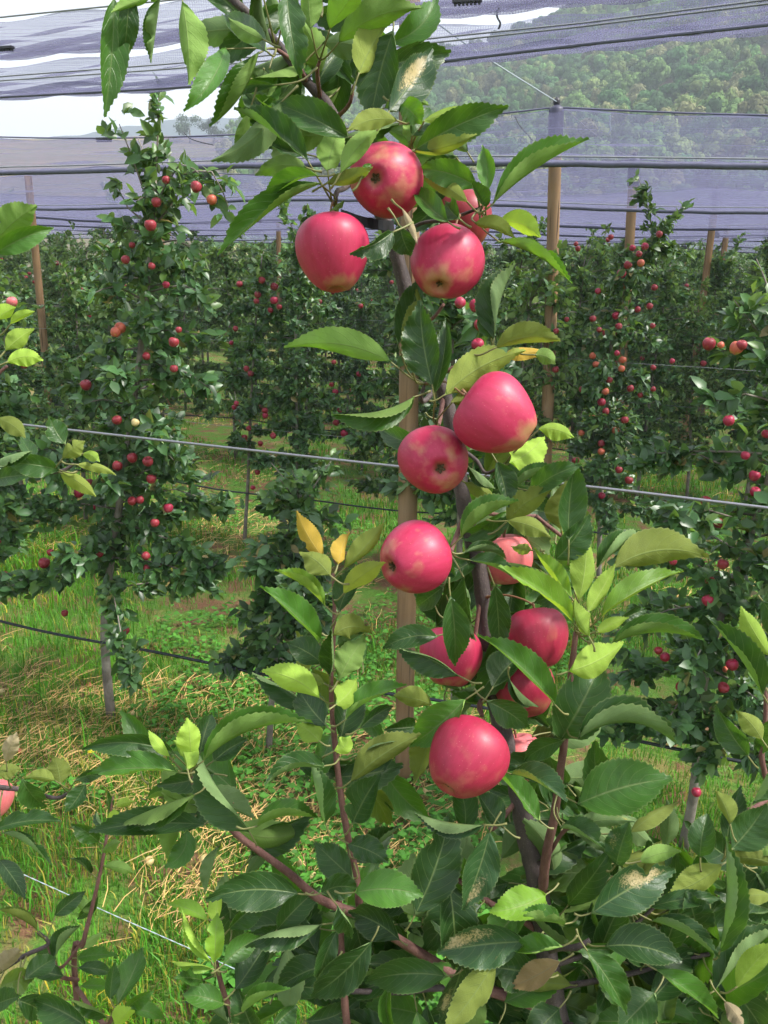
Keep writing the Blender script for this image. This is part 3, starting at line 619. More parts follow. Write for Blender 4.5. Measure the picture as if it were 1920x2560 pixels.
def basis(T, Nn, L):
    T = T / np.linalg.norm(T); S = np.cross(Nn, T); S /= np.linalg.norm(S); N2 = np.cross(T, S); m = Matrix.Identity(4)
    for i in range(3): m[i][0] = T[i] * L; m[i][1] = S[i] * L; m[i][2] = N2[i] * L
    return m
def hero_tree(label, px, k, z0, rad, nlat, nleaf, seed, rbase=.03, shoots=3, top_up=.4, nsep=140, L=.082, off=None, group='apple trees of the orchard rows', extra=()):
    rng = np.random.default_rng(seed); off = off or [0] * len(px)
    tk = [on_row(x, y, k, o) for (x, y), o in zip(px, off)]; tk[0][2] = -.04
    root = thing('apple_tree', label, 'tree', tk[0], group); trad = np.linspace(rbase, rbase * .28, len(tk))
    V, F, tint, lats, (P, T, Nn, ll) = crown_arrays(np.array(tk), z0, rad, nlat, nleaf, rng, L, shoots, 1, top_up, [[on_row(x, y, k, o) for x, y, o in e] for e in extra])
    mb = branches_mb(tk, trad, lats, 7, 30); build(mb, 'trunk', M_TRUNK_FAR, root)
    # the leaves nearest the camera are leaves of their own, the rest one crown
    dist = (P - CAMP) @ RN; pick = np.argsort(dist + rng.normal(0, .08, len(P)))[:nsep]; keep = np.ones(len(P), bool); keep[pick] = False
    kf = len(F) // len(P); kv = len(V) // len(P); V2 = V.reshape(-1, kv, 3)[keep].reshape(-1, 3); t2 = tint.reshape(-1, kv, 3)[keep].reshape(-1, 3)
    F0 = F.reshape(-1, kf, 3)[0]; F2 = ((np.arange(keep.sum()) * kv)[:, None, None] + F0[None]).reshape(-1, 3)
    stuff(link('crown', tri_mesh('crown', V2 - np.asarray(tk[0]), F2, t2), M_CROWN, root, tk[0]))
    for q, i in enumerate(pick):
        o = bpy.data.objects.new('leaf', UL[q % 3]); COL.objects.link(o); o.parent = root; m = basis(T[i], Nn[i], float(ll[i])); m.translation = Vector(P[i] - np.asarray(tk[0])); o.matrix_local = m
    return tk
hero_tree('bushy apple tree with slender pale trunk at left, one side of the grass gap', [(278, 1805), (262, 1610), (268, 1480), (300, 1250), (335, 1000), (364, 760), (380, 580), (388, 450)], 2, .95, lambda f: .72 - .36 * f + .12 * math.sin(f * 9) - .26 * max(0, f - .6) / .4, 50, 6200, 21, .032, 0, .50, 170, extra=[[(388, 450, 0), (394, 350, 0), (396, 245, 0)], [(380, 540, 0), (340, 420, -.05), (298, 310, -.1)], [(384, 500, 0), (365, 400, .05), (345, 345, .08)], [(386, 520, 0), (450, 410, -.1), (520, 455, -.15)], [(450, 440, -.1), (530, 430, -.15), (575, 530, -.2)], [(390, 560, 0), (450, 480, .1), (470, 400, .15)], [(370, 620, 0), (440, 600, -.1), (505, 640, -.2)], [(376, 560, 0), (320, 520, 0), (285, 440, .05)]])
hero_tree('short narrow dark apple tree just right of the grass gap, with paler thin trunk', [(670, 1885), (688, 1650), (722, 1450), (742, 1330), (748, 1220)], 2, .62, lambda f: .30 - .06 * f, 24, 2200, 22, .021, 5, .30, 120)
hero_tree('apple tree with slanting trunk at the right edge, low foliage and several apples', [(1705, 2140), (1738, 1960), (1748, 1800), (1768, 1660), (1815, 1500), (1880, 1330), (1935, 1130), (1945, 900), (1940, 740)], 2, .62, lambda f: .56 - .10 * f + .08 * math.sin(f * 11 + 1), 46, 5400, 23, .030, 4, .35, 150)
hero_tree('apple tree hidden behind the foreground stem, its sunlit top beside the near post', [(1130, 1985), (1140, 1600), (1150, 1300), (1140, 1050), (1130, 850), (1120, 690)], 2, 1.75, lambda f: .34 - .10 * f, 18, 1500, 24, .024, 2, .25, 60)
hero_tree('dark bushy tree cut off by the left edge, left of the slender pale trunk', [(-45, 1745), (-50, 1500), (-40, 1250), (-45, 1000), (-60, 820), (-70, 720)], 2, .85, lambda f: .56 - .22 * f, 34, 4200, 25, .030, 2, .3, 60)
hero_tree('bright-topped tree behind the two left-hand apples', [(748, 1395), (745, 1150), (738, 900), (745, 720), (752, 600)], 3, .72, lambda f: .42 - .12 * f, 34, 4000, 26, .024, 3, .35, 60)
hero_tree('slim apple tree full of small red apples, left of the leafy column', [(612, 1412), (620, 1200), (628, 1000), (640, 800), (655, 640)], 3, .95, lambda f: .26 - .05 * f, 22, 1900, 27, .022, 2, .3, 50)
hero_tree('heavily cropped apple tree between the capped post and the right edge', [(1500, 1455), (1502, 1250), (1515, 1050), (1530, 850), (1560, 720), (1612, 640), (1655, 585)], 3, .85, lambda f: .48 - .20 * f, 40, 4600, 28, .026, 3, .34, 90)
# prototypes for the rows behind
ORDW = ['first', 'second', 'third', 'fourth', 'fifth', 'sixth', 'seventh', 'eighth', 'ninth', 'tenth', 'eleventh', 'twelfth', 'thirteenth', 'fourteenth', 'fifteenth', 'sixteenth', 'seventeenth', 'eighteenth', 'nineteenth', 'twentieth']
def ordw(i): return ORDW[i] if i < 20 else (['twenty', 'thirty', 'forty', 'fifty'][(i + 1) // 10 - 2] + '-' + ORDW[(i + 1) % 10 - 1]) if (i + 1) % 10 else ['', '', 'twentieth', 'thirtieth', 'fortieth', 'fiftieth'][(i + 1) // 10]

PROTO = []
for i in range(6):
    rng = np.random.default_rng(60 + i); H = rng.uniform(2.9, 3.35); lean = rng.normal(0, .12, 2)
    tk = np.array([[0, 0, -.04], [lean[0] * .2, lean[1] * .2, H * .3], [lean[0] * .7, lean[1] * .5, H * .65], [lean[0], lean[1], H]])
    V, F, tint, lats, _ = crown_arrays(tk, .75, lambda f: .64 - .30 * f + .06 * math.sin(f * 12 + i), 44, 4300, rng, .088, 4, 1 if i < 3 else 2, .45)
    me = tri_mesh('crown', V, F, tint); me.materials.append(M_CROWN)
    mb = branches_mb(tk, [.028, .024, .016, .007], lats, 6, 10); tmp = build(mb, 'trunk', M_TRUNK_FAR, origin=(0, 0, 0)); tm = tmp.data; bpy.data.objects.remove(tmp); PROTO.append((me, tm))
rng = np.random.default_rng(77)
def row_tree(p, label, group, i, sc):
    root = thing('apple_tree', label, 'tree', p, group); root.scale = (sc, sc, sc * rng.uniform(.94, 1.06)); root.rotation_euler = (0, 0, rng.uniform(0, 6.28))
    me, tm = PROTO[i]; c = bpy.data.objects.new('crown', me); COL.objects.link(c); c.parent = root; c['kind'] = 'stuff'; t_ = bpy.data.objects.new('trunk', tm); COL.objects.link(t_); t_.parent = root
for qi, x in enumerate((-130, 60, 215, 345, 1010, 1240, 1960)):
    row_tree(row_ground(x, 3), 'apple tree in the ' + ORD[3] + ', ' + ordw(qi) + ' from the left', 'apple trees of the third row', int(rng.integers(0, 3)), rng.uniform(.86, 1.0))
for qi, x in enumerate((-120, 70, 236, 410, 590, 762, 905, 1080, 1250, 1420, 1590, 1715, 1860, 2040)):
    row_tree(row_ground(x, 4), 'apple tree in the ' + ORD[4] + ', ' + ordw(qi) + ' from the left', 'apple trees of the fourth row', int(rng.integers(0, 6)), rng.uniform(.80, 1.08))
wordk = {5: 'fifth', 6: 'sixth', 7: 'seventh', 8: 'eighth', 9: 'ninth', 10: 'tenth', 11: 'eleventh'}
for k in range(5, 12):
    qi = -1; x = -140.0 + rng.uniform(0, 60); stepx = FPX * 1.0 / (rowD(k) * 1.02)
    while x < 2060:
        qi += 1; row_tree(row_ground(x, k), 'distant apple tree under the nets, %s from the left in the %s row' % (ordw(qi), wordk[k]), 'apple trees of the %s row' % wordk[k], int(rng.integers(0, 6)), rng.uniform(.86, 1.20)); x += stepx * rng.uniform(.85, 1.2)

# ------------------------------------------------------------------ apples
def apple_mesh(name, k=20, n=18, conic=.16, lobes=.035, skew=.0, flat=1.0, calyx=True):
    """unit apple: radius about 1, stem end +z, calyx end -z"""
    mb = MB(); prof = []
    for i in range(n + 1):
        a = PI * i / n                       # 0 stem end .. pi calyx end
        r = math.sin(a) ** .90; z = math.cos(a) * 1.0
        dip = .34 * math.exp(-(a / .26) ** 2); dip2 = .24 * math.exp(-((PI - a) / .24) ** 2)
        z = z - dip + dip2; r = r * (1 + conic * math.cos(a) * .9) ; prof.append((r, z * flat))
    V = []; uv = []
    for i, (r, z) in enumerate(prof):
        for j in range(k):
            th = 2 * PI * j / k; lo = 1 + lobes * math.cos(5 * th) * max(0, -z) ** 1.5 + .03 * math.cos(2 * th + 1) + .02 * math.cos(3 * th + 2)
            V.append((r * lo * math.cos(th) + skew * z * z * .3 * (1 if z < 0 else -.3), r * lo * math.sin(th), z + .03 * math.cos(th + .5) * (1 - abs(z)))); uv.append((j / k, i / n))
    Fc = [(i * k + j, (i + 1) * k + j, (i + 1) * k + (j + 1) % k, i * k + (j + 1) % k) for i in range(n) for j in range(k)]
    mb.add(V, Fc, 0, uv); o = build(mb, name, M_APPLE, origin=(0, 0, 0)); me = o.data; bpy.data.objects.remove(o); me.materials.clear(); return me
AM_BIG = [apple_mesh('apple', 40, 36, c, l, s, f) for c, l, s, f in ((.16, .03, .05, 1.02), (.24, .045, .12, 1.04), (.10, .02, .0, .98), (.30, .05, .22, 1.06))]
AM_SMALL = [apple_mesh('apple', 14, 12, c, .03, .1, 1.0) for c in (.12, .22)]
mbs = MB(); mbs.tube([(0, 0, .52), (.03, .02, .85), (.10, .03, 1.18)], [.045, .035, .05], 8, 6); o = build(mbs, 'stem', M_STEM, origin=(0, 0, 0)); STEM = o.data; bpy.data.objects.remove(o)
mbc = MB()
for j in range(5):
    th = 2 * PI * j / 5; d = np.array([math.cos(th), math.sin(th), 0]); e = np.array([-math.sin(th), math.cos(th), 0]); b = np.array([0, 0, -.775])
    mbc.add([b + d * .02 + e * .05, b + d * .02 - e * .05, b + d * .11 - e * .04 + [0, 0, -.08], b + d * .16 + [0, 0, -.06], b + d * .11 + e * .04 + [0, 0, -.08]], [(0, 1, 2, 3, 4)])
mbc.tube([(0, 0, -.74), (0, 0, -.84)], [.06, .035], 2, 6); o = build(mbc, 'calyx', M_CALYX, smooth=False, origin=(0, 0, 0)); CALYX = o.data; bpy.data.objects.remove(o)
_slot = {}
def apple_variant(base, mat):
    key = (base.name, mat.name)
    if key not in _slot:
        m = base.copy(); m.materials.append(mat); _slot[key] = m
    return _slot[key]
def put_apple(pos, r, axis, mesh, mat, label, group=None, spin=0.0, parts=True, name='apple'):
    """axis: direction of the calyx end"""
    o = bpy.data.objects.new(name, apple_variant(mesh, mat)); COL.objects.link(o); z = -norm(np.asarray(axis, float)); q = Vector(z).to_track_quat('Z', 'Y')
    o.rotation_mode = 'QUATERNION'; from mathutils import Quaternion
    o.rotation_quaternion = q @ Quaternion((0, 0, 1), spin); o.location = tuple(pos); o.scale = (r, r, r); tag(o, label, 'apple', group)
    if parts:
        for me, nm in ((STEM, 'stem'), (CALYX, 'calyx')):
            c = bpy.data.objects.new(nm, me); COL.objects.link(c); c.parent = o
    return o
TOC = -FW
SMALL2 = """314,650,22 379,666,18 415,712,18 264,747,24g 301,820,28o 289,831,26o 447,825,16 434,856,26 366,891,20 435,922,20 215,963,27 293,1051,24 338,1057,20g 331,1145,26 370,1154,26 293,1165,26 378,1198,25 223,1210,25 197,1233,25 421,1271,24 330,1253,22 350,1250,20 230,1270,18 110,1408,28 405,1414,25 126,1381,18 249,1385,18 387,1308,22 365,1390,22 366,1421,18 311,1577,24 162,1533,18 7,1353,16 12,1436,16 415,450,20 490,468,28 530,500,26o 391,506,25 376,564,30 330,613,16 61,912,20 30,755,26p"""
RIGHT2 = """1772,860,33 1840,871,34o 1854,863,26 1802,863,18o 1822,1052,28 1863,1139,22 1886,1190,28 1888,1230,26 1764,1253,26 1915,1085,22 1797,1309,26 1807,1411,27 1776,1454,24 1770,1502,30 1683,1404,20 1831,1662,30 1814,1674,16o 1706,1720,32 1808,1720,28 1663,1643,24 1646,1627,20 1851,1740,26p 1825,1854,24 1741,1981,24"""
MID2 = """1190,765,34 1150,757,28 1200,812,30 1195,862,32"""
SLIM3 = """654,701,18 599,711,16 686,717,20 644,737,18 641,753,15 685,751,20 676,776,14 698,767,14 589,822,14 579,857,12 588,873,12 616,922,15 627,935,16 591,1009,14 585,1019,13 650,1019,14 663,1027,16 663,1039,16 622,1071,14 683,1090,16 651,1109,14 611,1094,16 644,1181,14 632,1219,13"""
THIN4 = """897,935,14 838,980,16 875,977,14 849,1025,14 865,1047,14 840,1057,16 860,1084,18 819,1170,14 858,1201,15 859,1245,14"""
LEFT4 = """205,725,16 197,735,16 172,734,14 222,789,13 142,658,12 155,664,12"""
CROP3 = """1569,663,20 1602,658,19o 1554,685,22 1495,728,15 1560,712,18o 1540,789,20 1594,774,16 1624,766,16 1631,815,14 1482,797,17 1514,832,18 1546,837,19 1547,816,17 1498,825,14 1481,890,17o 1556,900,18o 1490,912,17o 1554,922,17o 1633,919,14 1680,903,14 1542,883,14 1523,950,17 1576,971,18 1633,973,14 1601,988,14 1514,979,18o 1454,974,15 1468,974,15 1504,1006,20 1514,1029,19 1562,1050,19 1481,1044,18o 1539,1077,19o 1503,1109,18 1503,1129,18o 1547,1175,18 1572,1201,20 1504,1239,18 1453,1083,16o 1417,799,13 1390,828,15 1389,924,17 1439,1152,18 1648,586,17 1612,616,18 1581,620,16 1597,635,16 1527,593,14 1445,622,14 1440,610,12 1520,600,12"""
def small_apples(txt, k, where, group, o0, o1):
    rg = np.random.default_rng(len(txt))
    for qi, tok in enumerate(sorted(txt.split(), key=lambda s_: int(s_.split(',')[1]))):
        x, y, d = tok.split(','); c = ''
        if d[-1].isalpha(): c = d[-1]; d = d[:-1]
        x, y, d = float(x), float(y), float(d); p = on_row(x, y, k, -rg.uniform(o0, o1)); dep = proj(p)[2]; r = .5 * d * 1.0 * dep / FPX
        mat = {'': M_APPLE_FAR if rg.random() < .72 else M_APPLE_DEEP, 'o': M_APPLE_ORANGE, 'g': M_APPLE_OLD, 'p': M_APPLE_PALE}[c]; word = {'': 'small red apple', 'o': 'small orange-brown apple', 'g': 'small greenish apple', 'p': 'small pink-lit apple'}[c]
        ax = norm(np.array([rg.normal(0, .35), rg.normal(-.15, .35), -1.0])); put_apple(p, r, ax, AM_SMALL[int(rg.integers(0, 2))], mat, word + ' ' + where + ', ' + ordw(qi) + ' from the top', group + (' ' + c if c else ''), rg.uniform(0, 6), d >= 22)
small_apples(SMALL2, 2, 'in the bushy tree at left', 'apples of the bushy left tree', .05, .28)
small_apples(RIGHT2, 2, 'in the slanting tree at right', 'apples of the slanting right tree', .08, .30)
small_apples(MID2, 2, 'behind leaves right of the near post', 'apples behind the near post', .2, .35)
small_apples(SLIM3, 3, 'on the slim tree left of the post', 'apples of the slim tree', .10, .26)
small_apples(THIN4, 4, 'on the thin far tree left of the post', 'apples of the thin far tree', .15, .3)
small_apples(LEFT4, 4, 'behind the left-edge post', 'apples behind the left post', .15, .4)
small_apples(CROP3, 3, 'on the laden tree right of capped post', 'apples of the heavily cropped tree', .16, .42)
rg = np.random.default_rng(8)
for k, n in ((4, 26), (5, 26), (6, 20)):
    for i in range(n):
        x = rg.uniform(0, 1920); p = row_ground(x, k); p = p - RN * rg.uniform(.1, .4); p[2] = rg.uniform(1.1, 2.9)
        put_apple(p, rg.uniform(.034, .042), (rg.normal(0, .3), -.2, -1), AM_SMALL[i % 2], M_APPLE_FAR, 'tiny red apple far back in the %s row' % {4: 'fourth', 5: 'fifth', 6: 'sixth'}[k], 'apples of the %s row' % {4: 'fourth', 5: 'fifth', 6: 'sixth'}[k], rg.uniform(0, 6), False)
for i, (x, y, d, c) in enumerate(((345, 1607, 14, 0), (335, 1712, 12, 0), (222, 1708, 14, 1), (330, 1780, 15, 0), (387, 1763, 14, 1), (524, 1798, 12, 0), (512, 2144, 24, 2), (755, 2152, 24, 0), (782, 2185, 22, 0), (1068, 1980, 26, 0), (1105, 1995, 14, 0), (48, 1873, 16, 1), (254, 2003, 14, 1), (374, 2146, 22, 2), (4, 1724, 14, 0), (410, 1790, 12, 1), (560, 1800, 12, 0), (45, 1985, 20, 2))):
    p = on_z(x, y, .035); dep = proj(p)[2]; r = .5 * d * dep / FPX * 1.1; p[2] = r * .85
    put_apple(p, r, rg.normal(0, 1, 3), AM_SMALL[i % 2], [M_APPLE_OLD, M_APPLE_ORANGE, M_APPLE_OLD][c], ['pale yellow windfall apple lying in the grass', 'brownish windfall apple lying in the straw', 'yellow-green windfall apple with reddish cheek on the ground'][c], 'windfall apples %d' % c, rg.uniform(0, 6), False, 'fallen_apple')

# ------------------------------------------------------------------ grass, straw, weeds
t = NT('grass_blades'); a = t.n('ShaderNodeAttribute', attribute_name='tint')
p = t.principled(a.outputs['Color'], .55, .3); tr = t.n('ShaderNodeBsdfTranslucent'); t.l(t.mix(.5, a.outputs['Color'], (.18, .30, .03)), tr.inputs[0]); M_GRASS = t.done(t.mixs(.35, p, tr.outputs[0]))
t = NT('dry_straw'); a = t.n('ShaderNodeAttribute', attribute_name='tint'); M_STRAW = t.done(t.principled(a.outputs['Color'], .6, .3))
def field_points(n, d0, d1, rng, power=1.0):
    """points on the ground, denser near the camera, spread over the width the camera sees"""
    u = rng.random(n); y = d0 * (d1 / d0) ** u if power else d0 + (d1 - d0) * u
    x = rng.uniform(-.62, .62, n) * (y + 1.2); return x, y
def rowdist(x, y):
    d = x * RN[0] + y * RN[1]; return d
def blades(n, d0, d1, rng, hmin, hmax, wid, strawy=False):
    x, y = field_points(n, d0, d1, rng); g = vnoise(x, y, 1.4, 1); s = vnoise(x, y, .9, 4); sp = vnoise(x, y, 2.3, 5); keep = (g > -.22 + .25 * rng.normal(size=n)) & (sp > -.66 + .2 * rng.normal(size=n))
    x, y, g, s = x[keep], y[keep], g[keep], s[keep]; n = len(x); h = rng.uniform(hmin, hmax, n) * (1 + .55 * np.clip(g, -.6, 1.2)); az = rng.uniform(0, 2 * PI, n); lean = rng.uniform(.1, .9, n)
    b = np.stack([x, y, np.full(n, -.02)], 1); d = np.stack([np.cos(az), np.sin(az), np.zeros(n)], 1); sd = np.stack([-np.sin(az + rng.normal(0, .6, n)), np.cos(az), np.zeros(n)], 1)
    w = (wid * rng.uniform(.6, 1.4, n) * (1 + y * .06))[:, None]; hh = h[:, None]; ln = lean[:, None]
    m1 = b + d * hh * ln * .22 + np.array([0, 0, 1]) * hh * .55; tip = b + d * hh * ln * .85 + np.array([0, 0, 1]) * hh * (1 - .30 * ln)
    Vv = np.stack([b - sd * w, b + sd * w, m1 - sd * w * .8, m1 + sd * w * .8, tip], 1); F0 = np.array([(0, 1, 3), (0, 3, 2), (2, 3, 4)]); F = (np.arange(n) * 5)[:, None, None] + F0[None]
    c = np.array([.076, .262, .018]) * rng.uniform(.55, 1.5, (n, 1)); yl = (rng.random(n) < .10 + .16 * (s > .35))[:, None]; c = np.where(yl, np.array([.36, .33, .05]) * rng.uniform(.7, 1.3, (n, 1)), c)
    lime = (vnoise(x, y, .55, 9) > .35)[:, None]; c = np.where(lime, c * np.array([1.5, 1.25, .9]), c)
    return Vv.reshape(-1, 3), F.reshape(-1, 3), np.repeat(c, 5, 0)
rng = np.random.default_rng(3)
parts = [blades(170000, 1.6, 9.0, rng, .03, .11, .0022), blades(90000, 7.5, 26, rng, .05, .14, .0034), blades(4000, 1.8, 12.0, rng, .14, .28, .0030)]
VV, FF, CC, o = [], [], [], 0
for V, F, c in parts: VV.append(V); FF.append(F + o); CC.append(c); o += len(V)
stuff(tag(link('grass', tri_mesh('grass', np.vstack(VV), np.vstack(FF), np.vstack(CC)), M_GRASS), 'green and yellowing grass growing between the tree rows', 'grass'))
def straw(n, rng):
    x, y = field_points(n * 3, 1.6, 22, rng); s = vnoise(x, y, .9, 4) + .35 * vnoise(x, y, 2.6, 2) + rng.normal(0, .22, len(x)); dd = (rowdist(x, y) - D0) % DS; s = s + .55 * np.cos((dd / DS) * 2 * PI + .5); s = s - .6 * (rowdist(x, y) < 3.2); k = s > .50; x, y = x[k][:n], y[k][:n]; n = len(x)
    az = rng.uniform(0, PI, n) * .6 + rng.normal(.2, .5, n); ln = rng.uniform(.05, .24, n); z = rng.uniform(.0, .06, n); d = np.stack([np.cos(az), np.sin(az), rng.normal(0, .12, n)], 1); sd = np.stack([-np.sin(az), np.cos(az), np.zeros(n)], 1)
    w = (.0012 * rng.uniform(.6, 1.6, n) * (1 + .08 * y))[:, None]; b = np.stack([x, y, z], 1); L = ln[:, None]; bend = rng.normal(0, .07, n)[:, None]
    m = b + d * L * .5 + sd * L * bend + np.array([0, 0, .012]); e = b + d * L; up = np.array([0, 0, 1]) * w * .7
    Vv = np.stack([b - sd * w, b + sd * w + up, m - sd * w, m + sd * w + up, e - sd * w * .5, e + sd * w * .5 + up], 1); F0 = np.array([(0, 1, 3), (0, 3, 2), (2, 3, 5), (2, 5, 4)]); F = (np.arange(n) * 6)[:, None, None] + F0[None]
    c = np.array([.52, .34, .13]) * rng.uniform(.45, 1.3, (n, 1)) * (1 + rng.normal(0, .06, (n, 3))); return Vv.reshape(-1, 3), F.reshape(-1, 3), np.repeat(np.clip(c, 0, 1), 6, 0)
V, F, c = straw(19000, rng); stuff(tag(link('straw', tri_mesh('straw', V, F, c), M_STRAW), 'dry yellow straw scattered in drifts on the orchard floor', 'straw'))
x, y = field_points(100000, 1.6, 14, rng); k = vnoise(x, y, 1.1, 7) + .5 * (rowdist(x, y) < 3.4) > .22; x, y = x[k], y[k]; n = len(x); az = rng.uniform(0, 2 * PI, n)
P = np.stack([x, y, rng.uniform(.01, .10, n)], 1); T = np.stack([np.cos(az), np.sin(az), rng.uniform(-.1, .5, n)], 1); Nn = nrm(rvec(n, rng) * .5 + np.array([0, 0, 1])); L = rng.uniform(.018, .065, n)
V, F, kk = leaf_cloud(P, T, Nn, L, L * rng.uniform(.22, .42, n), .2, .3, 2); c = np.array([.075, .230, .030]) * rng.uniform(.7, 1.5, (n, 1)); stuff(tag(link('weeds', tri_mesh('weeds', V, F, np.repeat(c, kk, 0)), M_GRASS), 'low clover and broad-leaved weeds in the grass', 'weeds'))
M_FLOWER = simple('dandelion_yellow', (.85, .62, .02), .6)
b = on_z(228, 1879, .09); fl = thing('dandelion', 'single yellow dandelion flower in the grass at lower left', 'flower', (b[0], b[1], 0)); mb = MB(); mb.tube([(b[0], b[1], -.01), (b[0] + .005, b[1], .05), b], .0018, 6, 5); build(mb, 'stalk', M_GRASS if False else M_PETIOLE, fl); mb = MB()
for ring, (rr, zz) in enumerate(((.020, .0), (.014, .005), (.007, .009))):
    for j in range(12):
        th = 2 * PI * j / 12 + ring * .3; d = np.array([math.cos(th), math.sin(th), 0]); e = np.array([-math.sin(th), math.cos(th), 0]) * .003; q = b + np.array([0, 0, zz]); mb.add([q - e * .4, q + e * .4, q + d * rr + e + [0, 0, .003], q + d * rr - e + [0, 0, .003]], [(0, 1, 2, 3)])
build(mb, 'petals', M_FLOWER, fl, smooth=False)

# ------------------------------------------------------------------ foreground: wire, cord, tree
def on_d(px, py, D): d = ray(px, py); return CAMP + d * (D / (d @ RN))
wire([on_d(-400, 1011, 1.12), on_d(40, 1060, 1.12), on_d(540, 1116, 1.12), on_d(990, 1166, 1.12), on_d(1490, 1219, 1.12), on_d(1920, 1270, 1.12), on_d(2300, 1314, 1.12)], .0021, M_STEEL, 'support_wire', 'galvanised support wire crossing behind the foreground apples', n=40, k=8)
def twisted(pts, r, n, label):
    P, _ = resample(pts, [1] * len(pts), n); mb = MB(); T = np.gradient(P, axis=0)
    for ph in (0, PI):
        Q = []
        for i, p in enumerate(P):
            t_ = norm(T[i]); a = norm(np.cross(t_, [0, 0, 1.0])); b = np.cross(t_, a); th = i * .9 + ph; Q.append(p + (a * math.cos(th) + b * math.sin(th)) * r * .55)
        mb.tube(Q, r * .62, n, 5)
    tag(build(mb, 'cord', M_CORD), label, 'cord')
twisted([on_d(-250, 2050, 1.16), on_d(0, 2160, 1.16), on_d(240, 2268, 1.16), on_d(480, 2374, 1.16), on_d(690, 2468, 1.16), on_d(850, 2530, 1.16), on_d(1000, 2600, 1.16)], .0010, 220, 'pale twisted cord running down across the lower left grass')

def dep(py): return .865 + .000065 * py
TREE = thing('apple_tree', 'foreground apple tree with large pink-red apples on its dark curving stem', 'tree', (on_d(1420, 2700, 1.05)[0], on_d(1420, 2700, 1.05)[1], 0))
LN = thing('apple_tree', 'leafy twigs of a near tree reaching in from the left edge', 'tree', (at(-120, 1500, 1.05)[0], at(-120, 1500, 1.05)[1], 0))
RNB = thing('apple_tree', 'glossy leaves of a near tree reaching in at the lower right edge', 'tree', (at(2000, 2000, 1.05)[0], at(2000, 2000, 1.05)[1], 0))
SAP = thing('apple_sapling', 'small sapling with thin reddish stem and dull leaves at lower left', 'tree', (at(215, 2600, 1.5)[0], at(215, 2600, 1.5)[1], 0))
BR = {}     # tree key -> list of sampled px points with depth, for petioles to hold on to
def branch(tree, key, pts, dofs=0.04, mat=None, name='branch', k=9, ground=False, rough=.06):
    """pts: (px, py, radius px[, depth offset m])"""
    P = []; R = []
    for q in pts:
        d = dep(q[1]) + (q[3] if len(q) > 3 else dofs); P.append(at(q[0], q[1], d)); R.append(q[2] * d / FPX)
    if ground: g = np.array(tree['_w']); P.append(np.array([g[0] * .5 + P[-1][0] * .5, g[1] * .5 + P[-1][1] * .5, P[-1][2] * .5])); P.append(g + [0, 0, -.03]); R += [R[-1] * 1.2, R[-1] * 1.45]
    mb = MB(); mb.tube(P, R, (len(P) - 1) * 7 + 1, k, rough=rough); build(mb, name, mat or M_TRUNK, tree)
    S, _ = resample(P, R, 60); BR.setdefault(key, []).extend([p for p in S])
    return P
branch(TREE, 'T', [(470, -110, 9, .03), (560, -20, 9, .03), (610, 25, 10, .03), (690, 105, 11), (767, 204, 12), (818, 262, 14), (862, 345, 15), (915, 450, 16), (975, 590, 17), (1003, 680, 18), (1030, 790, 18), (1085, 920, 18), (1120, 1020, 18), (1150, 1200, 19), (1170, 1310, 20), (1198, 1420, 20), (1215, 1560, 21), (1228, 1700, 22), (1262, 1850, 23), (1292, 1960, 24), (1318, 2100, 25), (1345, 2210, 26), (1370, 2400, 27), (1395, 2560, 28), (1420, 2750, 29)], .06, M_TRUNK, 'trunk', 14, True)
branch(TREE, 'T', [(474, 1925, 8, -.02), (500, 1988, 8, -.02), (545, 2038, 8, -.015), (600, 2092, 9, -.01), (655, 2133, 9, 0), (725, 2185, 10, .005), (800, 2248, 11, .01), (905, 2292, 12, .02), (1000, 2352, 12, .03), (1110, 2420, 13, .04), (1210, 2472, 13, .05), (1300, 2500, 14, .055), (1378, 2530, 14, .06)], mat=M_TWIG)
branch(TREE, 'T', [(832, 1432, 4.5, .03), (836, 1500, 5, .03), (834, 1600, 5.5, .03), (828, 1700, 6, .03), (832, 1800, 7, .03), (847, 1950, 8, .03), (862, 2050, 8.5, .03), (878, 2130, 9, .03), (892, 2200, 9.5, .03), (900, 2285, 10, .03)], mat=M_TWIG)
branch(TREE, 'T', [(846, 2130, 7, .07), (848, 2230, 7.5, .07), (852, 2330, 8, .06), (858, 2450, 9, .05), (868, 2560, 10, .05), (900, 2700, 11, .05)], mat=M_TWIG)
branch(TREE, 'T', [(1440, 1580, 6.5, -.04), (1432, 1650, 8, -.04), (1424, 1720, 8.5, -.035), (1414, 1830, 9.5, -.03), (1402, 1920, 10, -.02), (1386, 2040, 11, 0), (1366, 2135, 12, .02), (1356, 2230, 13, .05)], mat=M_TWIG)
branch(TREE, 'T', [(540, 2405, 6, 0), (556, 2470, 7, 0), (578, 2530, 8, .01), (610, 2590, 9, .02), (700, 2700, 10, .04)], mat=M_TWIG)
branch(TREE, 'T', [(1100, 2165, 6, .05), (1160, 2210, 7, .05), (1230, 2260, 8, .05), (1290, 2290, 9, .06), (1350, 2330, 10, .065)], mat=M_TWIG)
branch(TREE, 'T', [(880, 2478, 7, .05), (1000, 2480, 8, .06), (1100, 2470, 8, .06), (1210, 2480, 8, .06)], mat=M_TRUNK)
